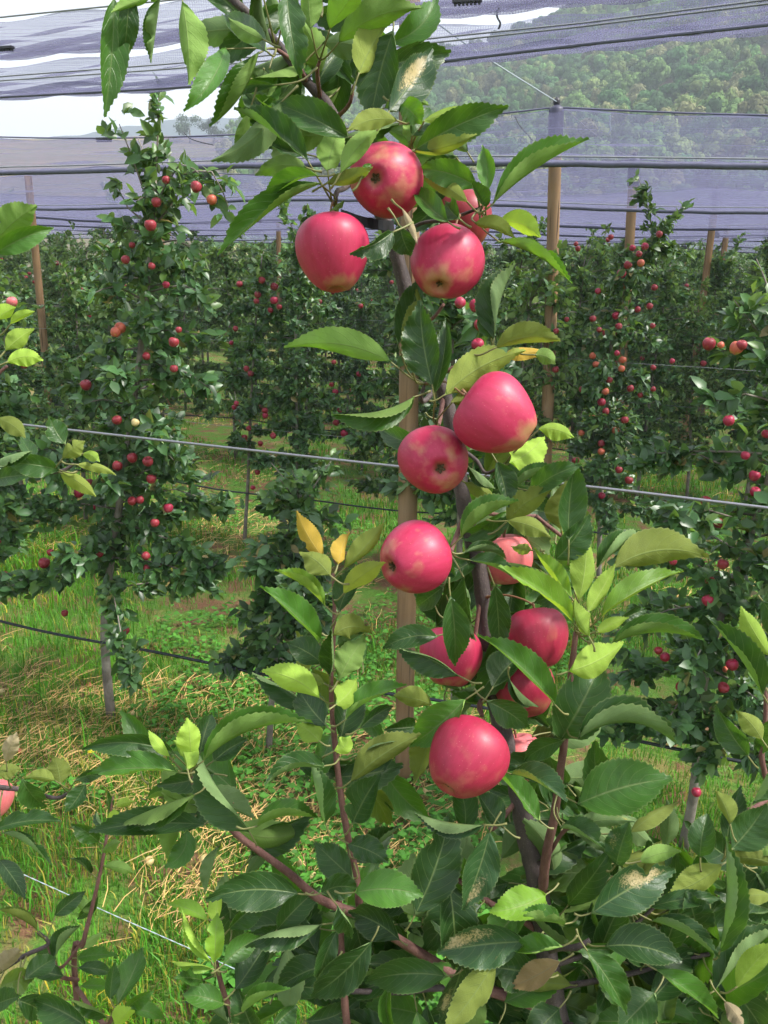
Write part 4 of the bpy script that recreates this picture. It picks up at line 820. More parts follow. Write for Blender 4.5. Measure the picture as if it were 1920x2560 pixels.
# spurs that carry the leaf clusters and fruit
for sp in ([(767, 204, 7), (740, 160, 6, .02), (690, 122, 5, .0)], [(800, 245, 6), (793, 180, 5, .01), (800, 150, 4, 0)], [(835, 300, 6), (872, 262, 5, .02), (884, 215, 4, .01)], [(870, 370, 6), (900, 330, 5, .02), (905, 310, 4, .01)], [(905, 440, 7), (862, 470, 7, .03), (842, 480, 7, .0), (838, 520, 5, -.01)], [(930, 480, 6), (1000, 420, 5, .05), (1032, 375, 4, .02)], [(985, 600, 6), (1050, 560, 5, .04), (1120, 548, 5, .02), (1200, 520, 4, .0)], [(1030, 790, 7), (1075, 800, 5, .04), (1110, 760, 4, .03)], [(1100, 955, 7), (1064, 1000, 7, .03), (1052, 995, 6, .01), (1062, 960, 4, .0)], [(1110, 985, 6), (1098, 1055, 6, .03), (1092, 1060, 5, .0)], [(1095, 940, 6), (1170, 900, 5, .05), (1225, 885, 5, .03)], [(1135, 1110, 6), (1190, 1150, 5, .04), (1215, 1182, 4, .03), (1262, 1160, 4, .02)], [(1160, 1290, 6), (1130, 1370, 7, .03), (1122, 1380, 8, .0)], [(1172, 1330, 6), (1240, 1370, 5, .04), (1240, 1360, 4, .03)], [(1205, 1470, 6), (1185, 1610, 5, .04), (1180, 1600, 4, .03)], [(1230, 1710, 7), (1200, 1760, 7, .03), (1205, 1790, 6, .01)], [(1245, 1790, 6), (1265, 1720, 5, .03), (1275, 1700, 4, .02)], [(1300, 1990, 7), (1240, 2065, 6, .04), (1225, 2072, 5, .02)], [(1365, 2380, 7), (1400, 2370, 8, .02), (1440, 2368, 9, .0), (1475, 2350, 6, 0)], [(1340, 2200, 6), (1400, 2090, 5, .03), (1440, 2060, 5, .0)], [(1372, 2420, 7), (1500, 2370, 6, .05), (1600, 2300, 5, .04), (1660, 2240, 4, .03)], [(1380, 2470, 8), (1550, 2440, 7, .06), (1700, 2400, 6, .06), (1800, 2380, 5, .05)], [(1340, 1290, 5, .05), (1390, 1330, 5, .03), (1420, 1350, 4, .02)], [(1165, 1270, 6), (1260, 1290, 5, .05), (1340, 1290, 5, .05)]):
    branch(TREE, 'T', sp, .06, M_TWIG if len(sp) != 4 else M_TRUNK, 'spur', 7)
branch(LN, 'L', [(-140, 1150, 9, .02), (-40, 1186, 7, .02), (60, 1185, 6, .02), (150, 1178, 5, .02), (185, 1160, 4, .02)], 0, M_TRUNK)
branch(LN, 'L', [(-120, 1120, 8, .02), (-60, 1000, 6, .02), (-10, 940, 5, .02), (18, 915, 4, .02)], 0, M_TWIG)
branch(LN, 'L', [(-110, 900, 8, .02), (-60, 760, 6, .02), (-15, 640, 5, .02)], 0, M_TWIG)
branch(LN, 'L', [(-130, 1950, 9, .10), (0, 1968, 7, .10), (60, 1975, 6, .10), (140, 1995, 5, .10), (180, 1975, 4, .10)], 0, M_TRUNK)
branch(LN, 'L', [(-120, 2500, 10, .10), (-20, 2440, 7, .10), (60, 2390, 6, .10), (120, 2360, 5, .10), (95, 2330, 4, .10)], 0, M_TRUNK)
branch(LN, 'L', [(-170, -200, 12, .06), (-150, 300, 14, .06), (-140, 900, 16, .08), (-130, 1400, 18, .10), (-130, 2000, 20, .14), (-130, 2600, 22, .2)], 0, M_TRUNK, 'trunk', 12, True)
branch(RNB, 'R', [(2000, 1450, 10, .05), (2010, 1900, 14, .08), (2020, 2500, 16, .15)], 0, M_TRUNK, 'trunk', 12, True)
branch(RNB, 'R', [(1915, 1720, 5, .02), (1912, 1850, 6, .02), (1905, 1900, 7, .02), (1935, 1990, 8, .03), (2005, 2080, 9, .06)], 0, M_TWIG)
branch(RNB, 'R', [(1930, 1600, 5, .02), (1990, 1750, 8, .05)], 0, M_TWIG)
branch(RNB, 'R', [(1825, 2120, 5, .0), (1860, 2035, 5, .01), (1885, 2020, 6, .01), (1940, 1985, 7, .03), (2005, 1960, 9, .06)], 0, M_TWIG)
branch(SAP, 'S', [(282, 1992, 3, .30), (272, 2060, 4, .30), (255, 2160, 4.5, .30), (242, 2220, 5, .30), (225, 2290, 5.5, .30), (208, 2360, 6, .30), (190, 2480, 7, .34)], 0, M_TWIG, 'stem', 8, True)
branch(SAP, 'S', [(215, 2340, 4, .30), (150, 2420, 4, .30), (118, 2360, 4, .30)], 0, M_TWIG)
branch(SAP, 'S', [(195, 2450, 5, .33), (150, 2440, 5, .30), (135, 2400, 4, .30)], 0, M_TWIG)
branch(SAP, 'S', [(192, 2470, 6, .33), (260, 2560, 6, .10), (290, 2520, 5, .05)], 0, M_TWIG)

# leaf blade from base to tip; each half of the blade has its own fold
def blade(mb, B, Tp, bow, W, s, fL, fR, rng, n=36, arch=.0, c=0, bite=0.0):
    L = np.linalg.norm(Tp - B); mid = (B + Tp) / 2; toc = norm(CAMP - mid); ctrl = mid + bow * 2 + toc * arch * L
    cols = 4; rows = []; uvs = []; ph, ph2 = rng.uniform(0, 6.28, 2); kw = rng.uniform(2.2, 4.0); amp = rng.uniform(.05, .16); asym = rng.uniform(.92, 1.08); skewn = rng.normal(0, .04); nb = rng.uniform(.25, .85)
    def mp(v): return B * (1 - v) ** 2 + ctrl * 2 * v * (1 - v) + Tp * v * v
    def wprof(v): 
        f = math.sin(PI * min(1, max(0, v)) ** .84) ** .88 if 0 < v < 1 else 0
        if v > .80: f *= 1 - .45 * ((v - .80) / .20) * (1 - (v - .8) / .2) * 2
        return f
    for i in range(n + 1):
        v = i / n; p = mp(v); tn = norm(mp(min(1, v + .02)) - mp(max(0, v - .02))); tc = norm(CAMP - p); lf = norm(np.cross(tc, tn)); en = np.cross(tn, lf) * s
        row = [None] * (2 * cols + 1); ur = [None] * (2 * cols + 1); row[cols] = p; ur[cols] = (.5, v); w = W * wprof(v)
        for sg, ff in ((1, fL), (-1, fR)):
            ff = math.radians(ff) * (.88 + .2 * math.sin(v * 3.0 + ph)); q = p.copy(); wl = w * (asym if sg > 0 else 2 - asym)
            if bite and sg > 0: wl *= 1 - bite * math.exp(-((v - nb) / .06) ** 2)
            for j in range(1, cols + 1):
                tt = j / cols; a = ff * (.35 + .95 * tt) if ff < 1.35 else ff * (.72 + .50 * tt)
                q = q + (lf * sg * math.cos(a) + en * math.sin(a)) * (wl / cols)
                r = q + en * (amp * W * tt * tt * math.sin(kw * PI * 2 * v + (ph if sg > 0 else ph2))) + tn * (W * .18 * tt * tt)
                # blade pillows up between the side veins
                r = r + en * (.022 * W * math.sin(PI * tt) * math.sin((v - .12 * tt) * 2 * PI * 8.5))
                if j == cols:
                    if i % 2: r = r + tn * (L / n * .55) + (lf * sg * math.cos(a) + en * math.sin(a)) * W * .035
                    else: r = r - (lf * sg * math.cos(a) + en * math.sin(a)) * W * .03
                row[cols + sg * -j] = r; ur[cols + sg * -j] = (.5 - .5 * sg * tt, v)
        rows.append(row); uvs.append(ur)
    V = [p for r in rows for p in r]; U = [u for r in uvs for u in r]; k = 2 * cols + 1; F = []
    for i in range(n):
        for j in range(k - 1):
            a, b, c_, d = i * k + j, i * k + j + 1, (i + 1) * k + j + 1, (i + 1) * k + j
            F.append((a, b, c_, d) if s > 0 else (a, d, c_, b))
    mb.add(V, F, c, U)
def make_leaf(tree, key, bx, by, tx, ty, bow, W, s, fL, fR, o, c, rng, d0=0.0, n=36, bite=0.0, mb=None):
    W *= rng.uniform(.84, 1.06); ex = rng.uniform(.06, .16); tx += (tx - bx) * ex; ty += (ty - by) * ex; d = dep(by) - o * .01 + d0; dt = dep(ty) - o * .01 + d0 + rng.normal(.006, .030); B = at(bx, by, d); Tp = at(tx, ty, dt); dx, dy = tx - bx, ty - by; l = math.hypot(dx, dy)
    lx, ly = dy / l, -dx / l; sc = d / FPX; bw = (RT * lx - UP * ly) * bow * sc
    hi_ = rng.uniform(18, 62); lo_ = rng.uniform(0, 14); sw = rng.random() < .5
    if s > 0 and fL < 40 and fR < 40 and rng.random() < .24: hi_ = rng.uniform(98, 122)
    if fL < 40 and fR < 40: fL, fR = (fL + hi_, fR * .5 + lo_) if sw else (fL * .5 + lo_, fR + hi_)
    joined = mb is not None; mb = mb or MB(); blade(mb, B, Tp, bw, W * sc * 1.10, s, fL, fR, rng, n, rng.uniform(-.14, .42), c if joined else 0, bite)
    # petiole to the nearest wood
    pts = np.array(BR.get(key, [B])); q = pts - B; dd = np.linalg.norm(q, axis=1); back = -norm(Tp - B); score = dd - .35 * (q @ back); j = int(np.argmin(np.where(dd > .008, score, 9))); E_ = pts[j]
    if dd[j] > (.07 if n > 30 else .04): E_ = B + (norm(E_ - B) * .4 + back * .6) * .026
    t0 = norm(Tp - B + bw * 4); le = np.linalg.norm(E_ - B); mid = (B + E_) / 2 - t0 * le * .10 + np.array([0, 0, -.06 * le]); ptube = ([B + t0 * .003, mid, E_], [.0009, .0010, .0014], 8, 6)
    if joined: mb.tube(*ptube, len(LEAF)); return None
    lo_ = build(mb, 'leaf', [LEAF[c]], tree, origin=B); pm = MB(); pm.tube(*ptube); build(pm, 'petiole', M_PETIOLE, lo_); return lo_
TABLE_T = """
285 -8 264 262 6 36 1 5 15 2 1|322 -25 308 130 4 27 1 20 30 3 0|420 -12 296 26 -8 22 -1 10 10 2 1|402 -12 382 133 0 36 1 20 15 2 0|455 2 470 190 6 44 -1 5 15 4 1|565 118 472 262 14 32 1 20 10 3 1|648 126 545 290 22 46 1 5 20 3 1
705 250 553 382 24 46 -1 10 15 5 0|622 280 594 388 0 20 -1 10 10 1 1|690 215 560 235 -14 24 1 30 60 2 0|772 402 605 286 -8 46 1 10 20 6 0|767 419 646 437 -16 30 -1 10 40 8 1|807 457 582 612 -18 46 1 122 25 7 1|800 440 680 500 -20 34 1 118 30 9 1
812 458 915 424 -6 23 -1 10 15 8 3|905 445 925 415 4 13 1 10 10 9 1|818 430 853 322 6 38 -1 15 40 4 1|851 433 945 326 10 25 -1 20 50 9 1|874 346 712 270 -6 46 1 15 10 3 0|815 332 722 335 6 30 -1 10 15 2 1|716 -25 745 162 -4 38 1 10 15 6 0
650 -45 676 90 -6 42 1 10 15 4 0|660 98 577 48 6 23 -1 10 20 7 1|668 130 572 48 -4 36 1 10 20 5 0|700 -30 640 -60 0 40 1 0 0 3 0|778 75 772 -45 3 32 -1 10 15 4 1|823 75 905 -30 6 34 -1 5 60 5 1|845 108 1033 26 22 50 -1 5 10 3 1
895 188 983 42 8 50 -1 5 85 6 3|985 72 935 268 -6 54 1 10 10 4 0|970 282 1064 146 -4 50 1 15 20 7 4|1000 262 1042 300 6 30 1 40 20 6 1|996 302 885 322 -14 24 -1 20 40 8 3|1035 376 1236 281 10 42 1 15 30 5 1|1036 379 1172 342 -8 25 -1 15 10 4 3
1055 305 1172 272 6 20 -1 10 20 3 2|1028 345 1082 285 4 30 1 10 10 2 0|1020 360 1045 285 0 24 -1 15 15 1 1|1145 388 1056 432 6 30 1 10 20 2 0|1196 472 1058 428 -14 33 1 20 10 4 1|1170 506 1054 442 -8 20 -1 10 40 6 3|1122 556 1043 479 6 32 1 20 10 8 1
1150 548 1118 512 3 28 1 40 40 7 0|1230 512 1446 364 12 60 1 20 122 7 1|1216 482 1208 374 -6 28 1 20 60 5 1|1216 522 1180 458 3 30 1 15 30 6 0|1185 558 1273 590 6 27 -1 10 15 5 3|1245 555 1340 587 14 30 -1 10 20 3 2|1243 604 1402 692 16 36 1 25 128 5 1
985 577 894 625 6 38 1 10 15 14 0|1000 562 1022 626 -4 32 1 10 20 8 0|1004 520 1040 602 3 10 -1 40 40 10 5|862 500 820 540 0 14 -1 20 20 3 1|980 906 738 873 -28 44 -1 12 10 5 1|1025 905 1042 742 -10 40 -1 25 30 5 3|992 865 1045 705 -6 42 1 20 30 3 0
1082 968 1052 772 6 50 1 12 10 7 0|1086 985 1112 822 -8 36 1 15 90 6 0|1037 990 855 1032 16 48 1 20 110 7 1|1110 990 1281 893 18 48 -1 8 10 7 3|1126 1006 1233 978 -4 30 -1 10 15 6 3|1235 852 1282 678 10 52 1 10 25 4 0|1236 872 1376 852 18 42 -1 8 12 6 3
1258 892 1362 880 4 22 -1 10 20 4 6|1335 888 1381 906 8 24 -1 10 20 3 1|1230 846 1205 788 2 20 1 20 20 3 0|1345 1072 1424 1090 8 30 -1 10 10 1 2|1272 1158 1352 1098 -8 42 -1 10 10 1 2|1165 1165 1228 1212 6 32 1 10 15 3 0|1160 1206 1231 1246 5 24 -1 10 15 4 3
1240 1150 1266 1250 4 32 1 20 15 5 0|1282 1226 1376 1172 6 34 1 10 20 3 0|1322 1232 1436 1170 8 34 1 10 25 4 0|1150 1346 1281 1260 10 50 1 12 115 8 1|1266 1306 1360 1236 10 38 -1 8 12 5 3|1402 1326 1428 1205 8 58 -1 5 10 4 3|1422 1356 1438 1165 6 46 1 85 8 7 0
1386 1402 1466 1298 -6 42 1 20 12 6 0|1266 1302 1363 1336 8 27 -1 10 15 7 3|1155 1384 1257 1396 12 28 1 15 118 8 0|1170 1400 1269 1440 8 34 1 12 12 7 0|1330 1376 1284 1368 0 17 -1 10 10 5 3|1125 1488 1135 1641 6 38 1 12 15 9 0|1160 1440 1186 1582 -6 42 1 10 15 6 0
1236 1460 1246 1612 4 34 1 12 10 6 0|1096 1592 976 1616 -14 32 1 20 15 7 0|1150 1692 1000 1618 -8 46 1 12 15 9 0|1112 1464 1048 1512 0 33 1 20 10 4 0|1352 1426 1258 1408 -6 27 1 15 20 6 1|1432 1496 1345 1385 8 35 1 95 10 9 2|1436 1562 1270 1432 -12 42 1 112 12 11 2
1446 1502 1462 1348 -8 36 -1 12 15 9 2|1468 1532 1532 1420 -3 25 -1 12 55 11 2|1500 1546 1690 1438 14 44 1 12 122 10 2|1476 1592 1440 1510 14 34 -1 20 25 12 2|1490 1582 1563 1548 3 19 -1 10 20 8 2|1532 1421 1732 1394 30 56 -1 8 10 6 3|1490 1422 1602 1342 6 42 1 10 20 4 0
1440 1470 1352 1500 0 34 1 10 30 5 0|1525 1612 1730 1603 26 46 1 20 122 8 1|1540 1562 1604 1528 4 32 1 15 15 5 0|1420 1678 1542 1616 -10 44 -1 12 15 12 2|1390 1766 1222 1612 -14 44 1 118 15 10 1|1400 1852 1492 1680 -4 66 1 8 12 3 0|1442 1850 1662 1858 48 60 1 12 120 6 0
1440 2012 1642 1955 10 62 1 10 14 8 1|1398 2070 1495 2112 10 42 1 15 118 6 0|1428 2072 1566 2056 12 27 -1 12 15 5 4|1540 2166 1570 2068 3 36 1 10 20 7 4|1575 2082 1682 2014 6 25 -1 12 15 2 3|1598 2156 1686 2132 8 25 -1 12 15 4 1|1270 1692 1336 1756 -6 25 1 15 15 7 0
1230 1722 1292 1648 6 46 1 10 15 6 0|1215 1752 1312 1814 6 42 1 14 12 10 0|1165 1746 1047 1846 6 50 1 12 15 11 1|1072 1810 1040 1942 8 36 -1 55 10 7 3|1046 1816 974 1822 0 31 1 15 10 4 0|1080 1762 998 1742 -4 31 -1 12 15 5 3|1410 1852 1328 1892 -8 31 1 20 15 4 0
1275 1936 1396 1992 12 42 1 10 112 10 4|1352 2056 1236 1932 -6 44 1 105 12 9 1|1262 2072 1200 1988 4 42 1 15 10 6 0|1476 2286 1666 2184 10 62 1 8 14 11 4|1626 2268 1782 2250 10 27 1 15 20 8 0|1742 2336 1720 2244 -4 40 1 12 12 8 0|1510 2366 1677 2396 16 56 1 10 16 10 0
1626 2302 1770 2378 12 38 1 12 112 9 0|1466 2376 1551 2512 8 48 1 12 95 12 1|1640 2424 1780 2536 8 38 1 18 112 10 1|1806 2160 1690 2226 8 37 -1 12 15 7 3|1800 2382 1812 2130 -8 50 1 122 12 9 0|1938 2164 1834 2150 -10 36 -1 12 12 7 3|1782 2482 1928 2340 8 60 1 12 12 9 0
1840 2472 1932 2368 8 28 -1 12 20 11 2|1810 2502 1852 2558 4 26 -1 30 25 12 5|1932 2240 1868 2242 -4 22 -1 10 20 5 3|1932 2272 1870 2286 3 20 1 10 10 6 0|1035 2292 1112 2072 -10 56 1 10 10 9 0|1120 2200 1136 2388 6 60 1 12 12 6 0|1225 2076 1168 2242 6 48 1 10 14 8 4
1215 2062 1056 2036 8 36 1 10 12 8 4|1366 2236 1240 2276 8 44 1 14 12 9 2|1320 2354 1128 2376 -6 52 1 10 12 10 4|1412 2312 1306 2304 -4 38 1 12 14 11 1|1410 2366 1294 2380 4 42 1 14 12 13 1|1402 2402 1290 2462 4 36 1 20 10 9 5|1242 2392 1124 2558 8 40 -1 15 20 11 3
1162 2392 1108 2542 4 46 1 10 14 8 4|1350 2442 1224 2420 -6 50 1 12 12 6 0|1120 2442 938 2452 -14 44 1 14 12 8 0|1000 2352 894 2290 -10 50 1 12 12 5 0|884 2232 1032 2236 12 44 1 10 16 9 1|930 2352 797 2474 10 52 1 10 12 10 0|846 2322 800 2442 -6 32 1 15 12 8 0
810 2312 644 2356 -16 48 1 14 14 8 0|750 2236 538 2246 -18 44 1 14 12 8 0|822 2412 708 2464 -8 36 1 12 14 6 0|800 2236 884 2222 12 38 1 12 14 8 0|842 2262 872 2332 6 38 1 12 12 9 0|530 2406 467 2294 4 27 1 20 15 8 2|538 2406 543 2298 2 25 1 12 12 9 2
558 2412 636 2352 6 29 1 12 14 9 1|520 2302 428 2262 -8 23 1 20 15 6 2|540 2312 548 2234 2 21 -1 15 15 5 2|586 2476 666 2354 -4 44 1 10 12 8 0|570 2326 656 2254 4 32 1 70 14 7 1|532 2424 444 2406 -6 23 1 12 14 9 2|510 2452 448 2446 -4 20 1 12 14 7 1
562 2512 474 2490 -6 28 1 60 12 8 1|576 2562 480 2514 -8 42 1 12 12 9 0|606 2532 712 2478 8 36 1 14 112 9 1|680 2574 732 2524 4 38 1 12 12 8 0|640 2590 600 2480 4 40 1 12 12 6 0|440 1886 224 1872 -22 38 1 14 14 6 0|450 1932 238 1936 -14 44 1 108 14 9 1
490 1986 322 2052 -6 52 1 12 12 10 1|518 2062 262 2076 -12 52 1 12 12 8 0|626 2082 514 1908 8 62 1 10 12 7 0|505 1906 738 1820 32 50 1 16 128 11 1|425 1892 375 1830 4 17 -1 20 20 9 2|476 1906 470 1814 -3 30 -1 12 15 9 2|468 1928 440 1862 -10 34 -1 20 20 12 2
500 1886 526 1794 3 34 1 12 12 5 0|530 1906 606 1854 4 36 1 12 12 5 0|640 2068 776 2046 16 46 1 12 108 10 1|810 1396 752 1297 6 30 -1 50 12 7 6|845 1412 872 1340 5 30 -1 12 14 9 6|858 1422 948 1322 -4 30 -1 12 70 7 3|826 1442 760 1386 -8 35 -1 12 15 10 3
815 1518 702 1436 -10 36 1 120 18 9 2|800 1612 672 1488 -10 50 1 122 12 9 1|858 1486 952 1412 8 32 -1 12 15 8 3|846 1532 892 1430 4 38 1 12 14 5 0|832 1590 926 1586 22 32 -1 12 15 10 3|808 1662 730 1614 -6 38 1 12 14 7 0|825 1692 830 1588 -4 34 1 12 14 8 0
845 1702 908 1600 4 36 -1 12 14 10 1|850 1626 902 1588 4 30 1 14 14 6 0|800 1746 674 1684 -14 35 -1 12 15 9 2|812 1712 745 1686 -6 31 -1 12 20 7 3|838 1762 888 1700 -8 36 -1 15 20 12 2|862 1802 1002 1720 14 42 1 16 122 9 1|818 1816 755 1736 4 42 1 12 14 6 0
850 1852 872 1720 -4 46 1 12 12 4 0|900 1822 972 1772 6 26 1 12 30 7 0|835 1876 872 1846 -8 24 -1 20 25 12 2|815 1916 680 1956 -18 44 1 100 14 9 0|815 2062 780 1924 4 48 1 12 12 8 0|875 1956 1022 1854 10 48 -1 15 12 10 3|885 1892 1000 1850 10 30 1 14 14 8 0
880 2062 942 1950 4 48 1 12 12 7 0|800 1856 748 1816 -6 28 -1 12 18 8 2|886 2200 800 2120 0 40 1 12 12 4 0|900 2150 985 2080 0 42 1 12 14 4 0|870 2110 960 2150 6 36 1 14 40 6 0|1640 2480 1560 2560 0 44 1 12 12 7 0|1400 2520 1330 2590 0 46 1 12 12 7 0
"""
TABLE_L = """
-10 602 78 525 6 40 -1 8 12 4 1|-15 637 116 577 8 30 1 20 12 6 1|-10 802 30 774 4 22 -1 12 14 4 2|25 812 78 783 5 16 -1 12 14 5 2|12 878 75 829 4 24 -1 10 14 5 2|15 908 96 900 12 24 -1 10 14 7 2|-10 1046 52 1086 8 22 -1 10 14 5 3|165 1112 128 1050 4 25 1 12 12 6 0
155 1148 202 1110 4 24 -1 12 12 8 3|205 1135 244 1152 6 15 -1 12 14 5 2|190 1162 279 1184 8 16 -1 12 14 7 3|150 1182 226 1232 6 22 -1 12 30 7 3|-10 1152 66 1130 4 28 1 12 12 6 0|150 1176 28 1160 -6 27 1 14 12 7 0|95 1152 60 1104 3 23 1 12 12 5 0|-20 1200 70 1190 4 24 1 12 12 4 0
15 1906 38 1840 3 22 -1 20 20 -6 5|55 1946 104 2008 -6 28 1 12 12 -6 0|140 1952 71 1946 -6 22 -1 12 14 -6 3|150 1962 138 1904 -3 27 -1 12 12 -7 3|185 1952 246 1940 6 16 1 12 20 -6 0|215 1956 170 2022 4 26 1 12 14 -6 0|-10 2072 131 2055 10 32 1 12 14 -5 0|5 2082 118 2156 10 24 1 14 12 -6 0
-2 2150 54 2234 4 24 1 12 12 -7 0|93 2326 8 2282 -6 24 1 12 14 -6 3|-8 2432 46 2380 3 24 -1 12 12 -6 5|-5 2472 72 2448 6 35 1 12 14 -5 3|60 2452 132 2400 4 32 1 12 12 -7 0|-10 2512 42 2494 3 32 1 12 12 -5 0|40 2500 109 2536 6 30 1 12 30 -4 0|222 2572 100 2508 -8 48 1 12 12 -2 0|-15 1940 40 1925 6 24 -1 12 12 -6 3
"""
TABLE_R = """
1910 1742 1780 1560 -8 50 1 95 12 6 0|1928 1642 1860 1530 4 28 -1 12 40 7 2|1872 1892 1800 1780 6 42 1 14 12 6 0|1906 1852 1850 1786 -6 28 -1 14 20 8 3|1880 2012 1932 1928 4 50 1 12 12 7 0|1825 2062 1795 1990 -6 28 -1 14 14 9 3|1816 2112 1846 1984 4 38 1 12 14 6 0|1826 2126 1902 2030 -4 44 1 12 12 8 0
1750 2146 1766 2050 4 34 1 12 12 7 0|1905 1500 1960 1600 4 30 1 12 12 5 0|1940 2100 1880 2120 4 34 1 12 14 5 1|1950 1800 1900 1870 0 34 1 12 14 4 0
"""
TABLE_S = """
248 2106 186 2064 -4 24 1 12 12 -30 1|255 2132 294 2108 4 15 -1 12 12 -30 1|230 2186 181 2150 -4 18 1 12 12 -30 0|258 2166 324 2180 5 15 -1 12 12 -30 1|277 2032 270 1984 2 14 1 12 12 -30 0|287 2016 331 2005 3 13 -1 12 12 -30 2|270 2052 298 2036 3 12 -1 12 12 -30 2|262 2066 245 2034 2 14 1 12 12 -30 0
130 2402 189 2328 4 38 1 12 12 -28 0|135 2292 206 2234 3 22 1 12 12 -30 0|208 2372 252 2334 3 16 -1 12 12 -30 1|190 2396 289 2391 6 18 1 12 20 -30 1|195 2420 273 2432 5 18 1 12 14 -30 0|200 2466 271 2470 5 18 1 12 20 -30 1|290 2516 349 2386 -4 40 1 12 20 -5 1|275 2502 285 2420 2 22 1 40 12 -5 0
270 2546 189 2504 -8 28 1 12 20 -4 1|320 2522 404 2546 8 20 1 14 14 -4 1|292 2572 322 2528 4 32 -1 12 14 -2 2|315 2522 374 2484 3 22 1 12 14 -6 1|245 2240 200 2290 3 18 1 12 12 -30 0|230 2280 190 2250 3 18 -1 12 12 -30 1|160 2440 90 2420 3 22 1 12 12 -29 0|140 2360 95 2400 3 20 1 12 12 -30 0
"""
rng = np.random.default_rng(19); NL = 0
for tree, key, tab in ((TREE, 'T', TABLE_T), (LN, 'L', TABLE_L), (RNB, 'R', TABLE_R), (SAP, 'S', TABLE_S)):
    for tok in tab.replace('\n', '|').split('|'):
        q = tok.split()
        if len(q) != 11: continue
        f = [float(x) for x in q]; make_leaf(tree, key, f[0], f[1], f[2], f[3], f[4], f[5], int(f[6]), f[7], f[8], f[9], int(f[10]), rng, bite=rng.uniform(.25, .8) if rng.random() < .2 else 0.0); NL += 1
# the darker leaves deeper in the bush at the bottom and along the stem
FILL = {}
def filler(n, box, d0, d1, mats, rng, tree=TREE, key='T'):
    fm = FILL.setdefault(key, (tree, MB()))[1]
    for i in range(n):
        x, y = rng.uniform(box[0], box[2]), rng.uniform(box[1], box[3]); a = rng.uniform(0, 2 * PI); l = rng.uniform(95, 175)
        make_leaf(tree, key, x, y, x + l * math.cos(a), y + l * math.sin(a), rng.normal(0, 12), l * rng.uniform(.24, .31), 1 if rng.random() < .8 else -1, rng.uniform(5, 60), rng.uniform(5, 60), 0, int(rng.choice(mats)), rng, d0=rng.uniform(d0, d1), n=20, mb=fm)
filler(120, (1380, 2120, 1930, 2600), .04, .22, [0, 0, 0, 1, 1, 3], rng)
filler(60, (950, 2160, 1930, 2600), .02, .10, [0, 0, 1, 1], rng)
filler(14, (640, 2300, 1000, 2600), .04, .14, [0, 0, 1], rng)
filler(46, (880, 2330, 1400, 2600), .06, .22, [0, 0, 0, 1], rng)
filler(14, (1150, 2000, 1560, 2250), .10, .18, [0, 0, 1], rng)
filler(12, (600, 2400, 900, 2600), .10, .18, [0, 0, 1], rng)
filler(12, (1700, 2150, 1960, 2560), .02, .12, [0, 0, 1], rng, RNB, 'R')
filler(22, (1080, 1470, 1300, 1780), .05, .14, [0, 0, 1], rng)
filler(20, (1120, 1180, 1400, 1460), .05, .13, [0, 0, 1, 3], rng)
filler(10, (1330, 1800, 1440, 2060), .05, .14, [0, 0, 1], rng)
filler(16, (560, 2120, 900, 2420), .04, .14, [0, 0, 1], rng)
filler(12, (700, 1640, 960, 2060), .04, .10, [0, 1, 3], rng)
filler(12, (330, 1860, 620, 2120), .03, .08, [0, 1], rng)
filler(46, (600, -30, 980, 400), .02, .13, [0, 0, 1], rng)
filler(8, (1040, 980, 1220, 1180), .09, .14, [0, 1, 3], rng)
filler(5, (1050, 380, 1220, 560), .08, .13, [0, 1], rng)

for key, (tree, fm) in FILL.items(): stuff(build(fm, 'inner_foliage', LEAF + [M_PETIOLE], tree))
# big apples: (px, py, width px, diameter m, calyx direction right/up/towards camera, mesh, material, label)
BIG = [
    (963, 449, 190, .078, (-.30, -.32, .90), 0, M_APPLE, 'topmost foreground apple, calyx end turned to the camera', 1.0),
    (832, 636, 192, .079, (.06, -1.0, .02), 3, M_APPLE, 'left apple of the upper three, tapering downward beside the stem', 2.0),
    (1116, 662, 186, .078, (-.22, -.80, .55), 1, M_APPLE, 'right apple of the upper three, calyx low, pale lower right side', 0.4),
    (1243, 1043, 200, .082, (.78, -.55, .12), 3, M_APPLE, 'large conical apple pointing right, with bright upper shoulder', 2.2),
    (1085, 1150, 180, .077, (.16, -.34, .92), 2, M_APPLE, 'pink apple with star-shaped calyx facing the camera, below the conical one', 0.9),
    (1035, 1396, 184, .078, (-.74, -.24, .62), 0, M_APPLE, 'apple in front of the post with its calyx to the left', 1.7),
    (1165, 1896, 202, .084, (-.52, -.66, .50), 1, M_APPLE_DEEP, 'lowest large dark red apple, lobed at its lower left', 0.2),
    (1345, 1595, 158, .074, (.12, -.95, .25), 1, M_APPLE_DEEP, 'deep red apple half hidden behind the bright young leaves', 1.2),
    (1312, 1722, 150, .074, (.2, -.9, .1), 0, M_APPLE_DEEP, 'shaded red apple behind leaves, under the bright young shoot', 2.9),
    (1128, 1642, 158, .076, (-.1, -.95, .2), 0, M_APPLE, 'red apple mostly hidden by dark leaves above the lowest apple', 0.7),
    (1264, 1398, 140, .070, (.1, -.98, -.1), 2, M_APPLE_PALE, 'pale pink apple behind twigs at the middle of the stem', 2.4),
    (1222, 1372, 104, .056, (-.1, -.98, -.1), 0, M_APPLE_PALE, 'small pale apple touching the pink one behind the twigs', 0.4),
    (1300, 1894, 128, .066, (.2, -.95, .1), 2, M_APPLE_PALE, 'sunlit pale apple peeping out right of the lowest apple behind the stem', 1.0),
    (1160, 552, 150, .074, (.1, -.95, -.1), 0, M_APPLE_FAR, 'dull reddish apple behind the leaves above the right apple', 1.9),
    (-22, 2000, 104, .072, (-.1, -.98, .1), 1, M_APPLE_PALE, 'apple cut off by the left edge at lower left', 0.6),
]
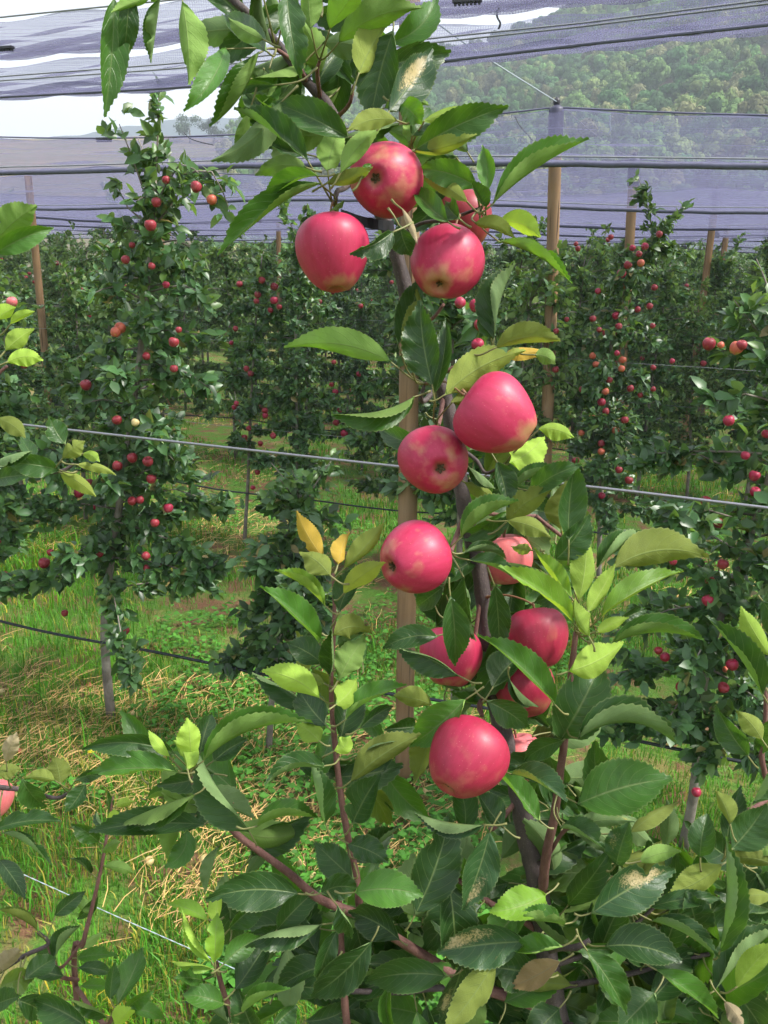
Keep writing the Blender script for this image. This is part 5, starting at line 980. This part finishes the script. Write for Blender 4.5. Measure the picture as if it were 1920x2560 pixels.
for i, (x, y, w, dm, ax, mi, mat, lab, spin) in enumerate(BIG):
    d = FPX * dm / w; p = at(x, y, d); axis = RT * ax[0] + UP * ax[1] - FW * ax[2]
    r = dm / 2 / 1.04; o = put_apple(p, r, axis, AM_BIG[mi], mat, lab, None, spin)
    st = p - norm(axis) * r * 1.12; wood = np.array(BR['T'] if x > 0 else BR['L']); dd = np.linalg.norm(wood - st, axis=1); j = int(np.argmin(dd))
    if .006 < dd[j] < .10:
        mb = MB(); mb.tube([p - norm(axis) * r * .6, st, (st + wood[j]) / 2 + np.array([0, 0, .008]), wood[j]], [.0011, .0011, .0013, .0020], 12, 7); so = build(mb, 'stalk', M_STEM); so.parent = o; so.matrix_parent_inverse = Matrix.LocRotScale(o.location, o.rotation_quaternion, o.scale).inverted()
# black tie strap by the upper apples, dried blossom remains
mb = MB(); P, _ = resample([at(852, 534, .90), at(900, 552, .885), at(950, 562, .89), at(985, 565, .92)], [1] * 4, 12)
for i in range(11):
    u_ = UP * .0055; mb.add([P[i] - u_, P[i] + u_ * (.6 + .4 * (i > 0)), P[i + 1] + u_, P[i + 1] - u_, P[i] - u_ + FW * .0012, P[i] + u_ + FW * .0012, P[i + 1] + u_ + FW * .0012, P[i + 1] - u_ + FW * .0012], [(0, 3, 2, 1), (4, 5, 6, 7), (1, 2, 6, 5), (0, 4, 7, 3)])
tag(build(mb, 'tie_strap', M_TIE, smooth=False), 'black plastic tie strap between the two upper left apples', 'strap')
for o in list(bpy.data.objects):
    if '_w' in o: del o['_w']

# ------------------------------------------------------------------ haze in the valley air
t = NT('valley_haze'); v = t.n('ShaderNodeVolumePrincipled'); v.inputs['Color'].default_value = (.80, .90, 1.0, 1); v.inputs['Density'].default_value = .0013; v.inputs['Anisotropy'].default_value = .2
t.l(v.outputs[0], t.out.inputs['Volume']); mb = MB(); mb.box((0, 10, 58), np.array([960., 0, 0]), np.array([0, 960., 0]), np.array([0, 0, 61.])); hz = build(mb, 'haze', t.m, smooth=False, origin=(0, 0, 0)); stuff(tag(hz, 'thin pale haze filling the valley air', 'haze')); del hz['_w']
